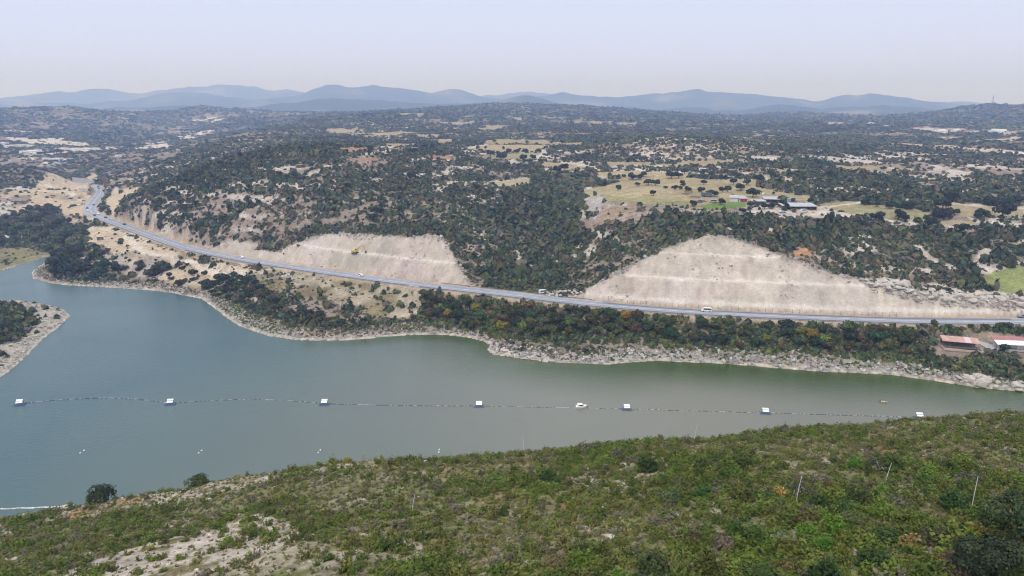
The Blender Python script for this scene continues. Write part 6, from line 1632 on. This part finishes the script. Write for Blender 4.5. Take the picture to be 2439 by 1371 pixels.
# ---- far houses, estate terraces, cypress row, pylon
def house(px, py, w, d_, h_, roof, label, group, rz=0.0, wall=None, floors=1, lift=0):
    x, y, z = hit(px, py)
    e = empty('house', (x, y, z - .3), rz); tag(e, label, 'house', group)
    wl2 = MB().box((0, 0, h_ / 2), (w, d_, h_))
    if floors > 1: wl2.box((w * .12, d_ * .1, h_ + 1.4), (w * .55, d_ * .7, 2.9))
    wl2.build('wall', wall or WALLW, e)
    if roof == 'flat':
        MB().box((0, 0, h_ + .12), (w + .5, d_ + .5, .22)).build('roof', WALLW, e)
    else:
        MB().prism([(-d_ / 2 - .4, h_ - .05), (d_ / 2 + .4, h_ - .05), (0, h_ + d_ * .28)], -w / 2 - .4, w / 2 + .4).build('roof', TILE, e).rotation_euler = (0, 0, pi / 2)
    n_ = max(2, int(w / 4)); win_ = MB().box((0, 0, 0), (1.5, .12, 1.3)).mesh('window', WINDOW)
    for k in range(n_):
        q = link('window', win_, e); q.location = (-w / 2 + w * (k + .5) / n_, -d_ / 2 - .03, h_ * .55)
    MB().box((w * .08, -d_ / 2 - .02, 1.15), (1.1, .1, 2.1)).build('door', WOOD, e)
    return e
RV = zp(2080, 220, 6.787, [(840, 612, 0), (925, 600, 0), (1000, 640, 0), (1075, 655, 0), (1130, 640, 0), (1220, 620, 0), (1330, 645, 0), (1400, 625, 0), (1520, 660, 0), (1640, 650, 0), (1950, 650, 0), (2050, 660, 0), (2250, 670, 0), (2160, 680, 0), (185, 555, 0), (700, 600, 0)]) if False else [(2080 + a / 6.787, 220 + b / 6.787, w, r) for a, b, w, r in
      [(840, 612, 16, 'tile'), (925, 600, 12, 'flat'), (1000, 640, 14, 'flat'), (1080, 655, 22, 'flat'), (1140, 640, 12, 'flat'), (1225, 622, 14, 'tile'), (1330, 650, 16, 'flat'), (1405, 630, 15, 'tile'), (1520, 662, 12, 'tile'), (1650, 650, 12, 'flat'), (1950, 655, 18, 'flat'), (2050, 662, 22, 'flat'), (2250, 672, 12, 'tile'), (2160, 682, 10, 'flat'), (185, 556, 14, 'flat'), (700, 604, 12, 'tile')]]
vl = ['pale house with tiled roof at the left of the far right village', 'small white flat house behind the largest white villa', 'white flat house left of the largest white villa', 'largest white flat roofed villa of the far right village', 'white house touching the right of the largest villa', 'tiled house right of the largest villa', 'white flat house below the red tiled house', 'red tiled house in the middle of the far right village', 'small tiled house at the right of the village centre', 'small white house at the village right end', 'left of two white blocks under the right hill', 'right of two white blocks under the right hill', 'tiled house farthest right below the right hill', 'small white house beside the tiled one at far right', 'lone white house on the plateau left of the village', 'small tiled house on pale ground left of the village']
for (px, py, w, r), l in zip(RV, vl): house(px, py, w, w * .6, 5.5 if w > 15 else 4.2, r, l, 'houses of the far right village', random.uniform(-.3, .3), floors=2 if w > 15 else 1)
house(2073, 300, 16, 10, 7, 'flat', 'tall white block standing alone on the far right plateau', 'houses of the far right village', .2, floors=2)
LV = [(420, 262, 22), (200, 250, 12), (1000, 265, 14), (1090, 300, 16), (1230, 262, 14), (1430, 352, 12), (1500, 345, 14), (1350, 330, 10), (200, 408, 18), (270, 404, 16), (400, 402, 18), (480, 398, 14), (600, 404, 12), (1180, 468, 18), (1260, 462, 14), (1390, 480, 16), (1460, 462, 12), (1640, 462, 14), (1720, 470, 12), (1790, 474, 10), (1870, 460, 12), (560, 520, 26), (660, 505, 18), (730, 500, 12), (640, 560, 24), (1080, 668, 14), (1140, 660, 12), (540, 580, 12), (900, 660, 12), (30, 360, 16), (100, 352, 12), (2290, 600, 10)]
rowsn = {0: 'top terrace', 1: 'second terrace', 2: 'third terrace', 3: 'long middle terrace', 4: 'lower terrace', 5: 'bottom row'}
cn = {}
for a, b, w in sorted(LV):
    k = 0 if b < 310 else (1 if b < 385 else (2 if b < 430 else (3 if b < 530 else (4 if b < 600 else 5))))
    i = cn.get(k, 0); cn[k] = i + 1
    house(a / 8.113, 300 + b / 8.113, w, w * .5, 4.2, 'tile' if (a + b) % 7 == 0 else 'flat', f'{ordn(i)} house from left on the {rowsn[k]} of the far left estate', 'houses of the far left estate', random.uniform(-.2, .2))
cyp_v, cyp_f, cyp_c = crown(601, 120, .9, 7.0, .8, lobes=7, flat=2.0, col=(.03, .045, .03))
cyp_v[:, 2] = cyp_v[:, 2] * 1.2; cypm = np_mesh('cypress', cyp_v, cyp_f, FOL, fcol=cyp_c)
for i in range(20):
    px, py = (730 + i * 26) / 8.113, 300 + 575 / 8.113 - i * .25
    x, y, z = hit(px, py); o = link('cypress', cypm); o.location = (x, y, z - .3); o.scale = (1, 1, 1.1)
    tag(o, f'{ordn(i)} dark cypress from left in the far estate row', 'cypress', 'row of cypresses in the far left estate')
x, y, z = at_d(2362, 256, 3190); z = ground(x, y); e = empty('lattice_mast', (x, y, z)); tag(e, 'tall thin lattice mast on the right hill skyline', 'mast')
m = MB(); H_ = 42
for sx in (-1, 1):
    for sy in (-1, 1): m.bar((sx * 3.2, sy * 3.2, -1), (sx * .5, sy * .5, H_ * .8), .30, 4)
for k in range(7):
    t = k / 7; r1 = 3.2 - 2.7 * t; r2 = 3.2 - 2.7 * (t + 1 / 7); z1_, z2_ = t * H_ * .8, (t + 1 / 7) * H_ * .8
    for s_ in (-1, 1): m.bar((-r1, s_ * r1, z1_), (r2, s_ * r2, z2_), .16, 3); m.bar((r1, s_ * r1, z1_), (-r2, s_ * r2, z2_), .16, 3)
m.build('tower', STEEL, e); MB().bar((0, 0, H_ * .8), (0, 0, H_), .25, 4, .1).build('aerial', STEEL, e)

HAZE = 2.3e-4
# ------------------------------------------------------------------ the air
hm = bpy.data.materials.new('haze_air'); hm.use_nodes = True
hn, hl = hm.node_tree.nodes, hm.node_tree.links
hn.clear()
ho = hn.new('ShaderNodeOutputMaterial'); hp = hn.new('ShaderNodeVolumePrincipled')
hp.inputs['Color'].default_value = (.43, .59, 1.0, 1)
hp.inputs['Absorption Color'].default_value = (1, 1, 1, 1)
hp.inputs['Density'].default_value = HAZE
hp.inputs['Anisotropy'].default_value = 0.4
hl.new(hp.outputs[0], ho.inputs['Volume'])
try:
    hm.cycles.homogeneous_volume = True
except Exception:
    pass
hx, hy0, hy1, hz0, hz1 = 16500.0, -400.0, 17000.0, -40.0, 620.0
hv = np.array([[-hx, hy0, hz0], [hx, hy0, hz0], [hx, hy1, hz0], [-hx, hy1, hz0], [-hx, hy0, hz1], [hx, hy0, hz1], [hx, hy1, hz1], [-hx, hy1, hz1]])
hf = np.array([[3, 2, 1, 0], [4, 5, 6, 7], [0, 1, 5, 4], [1, 2, 6, 5], [2, 3, 7, 6], [3, 0, 4, 7]])
tag(link('haze', np_mesh('haze', hv, hf, hm)), 'pale blue haze in the air over the valley', 'haze', kind='stuff')
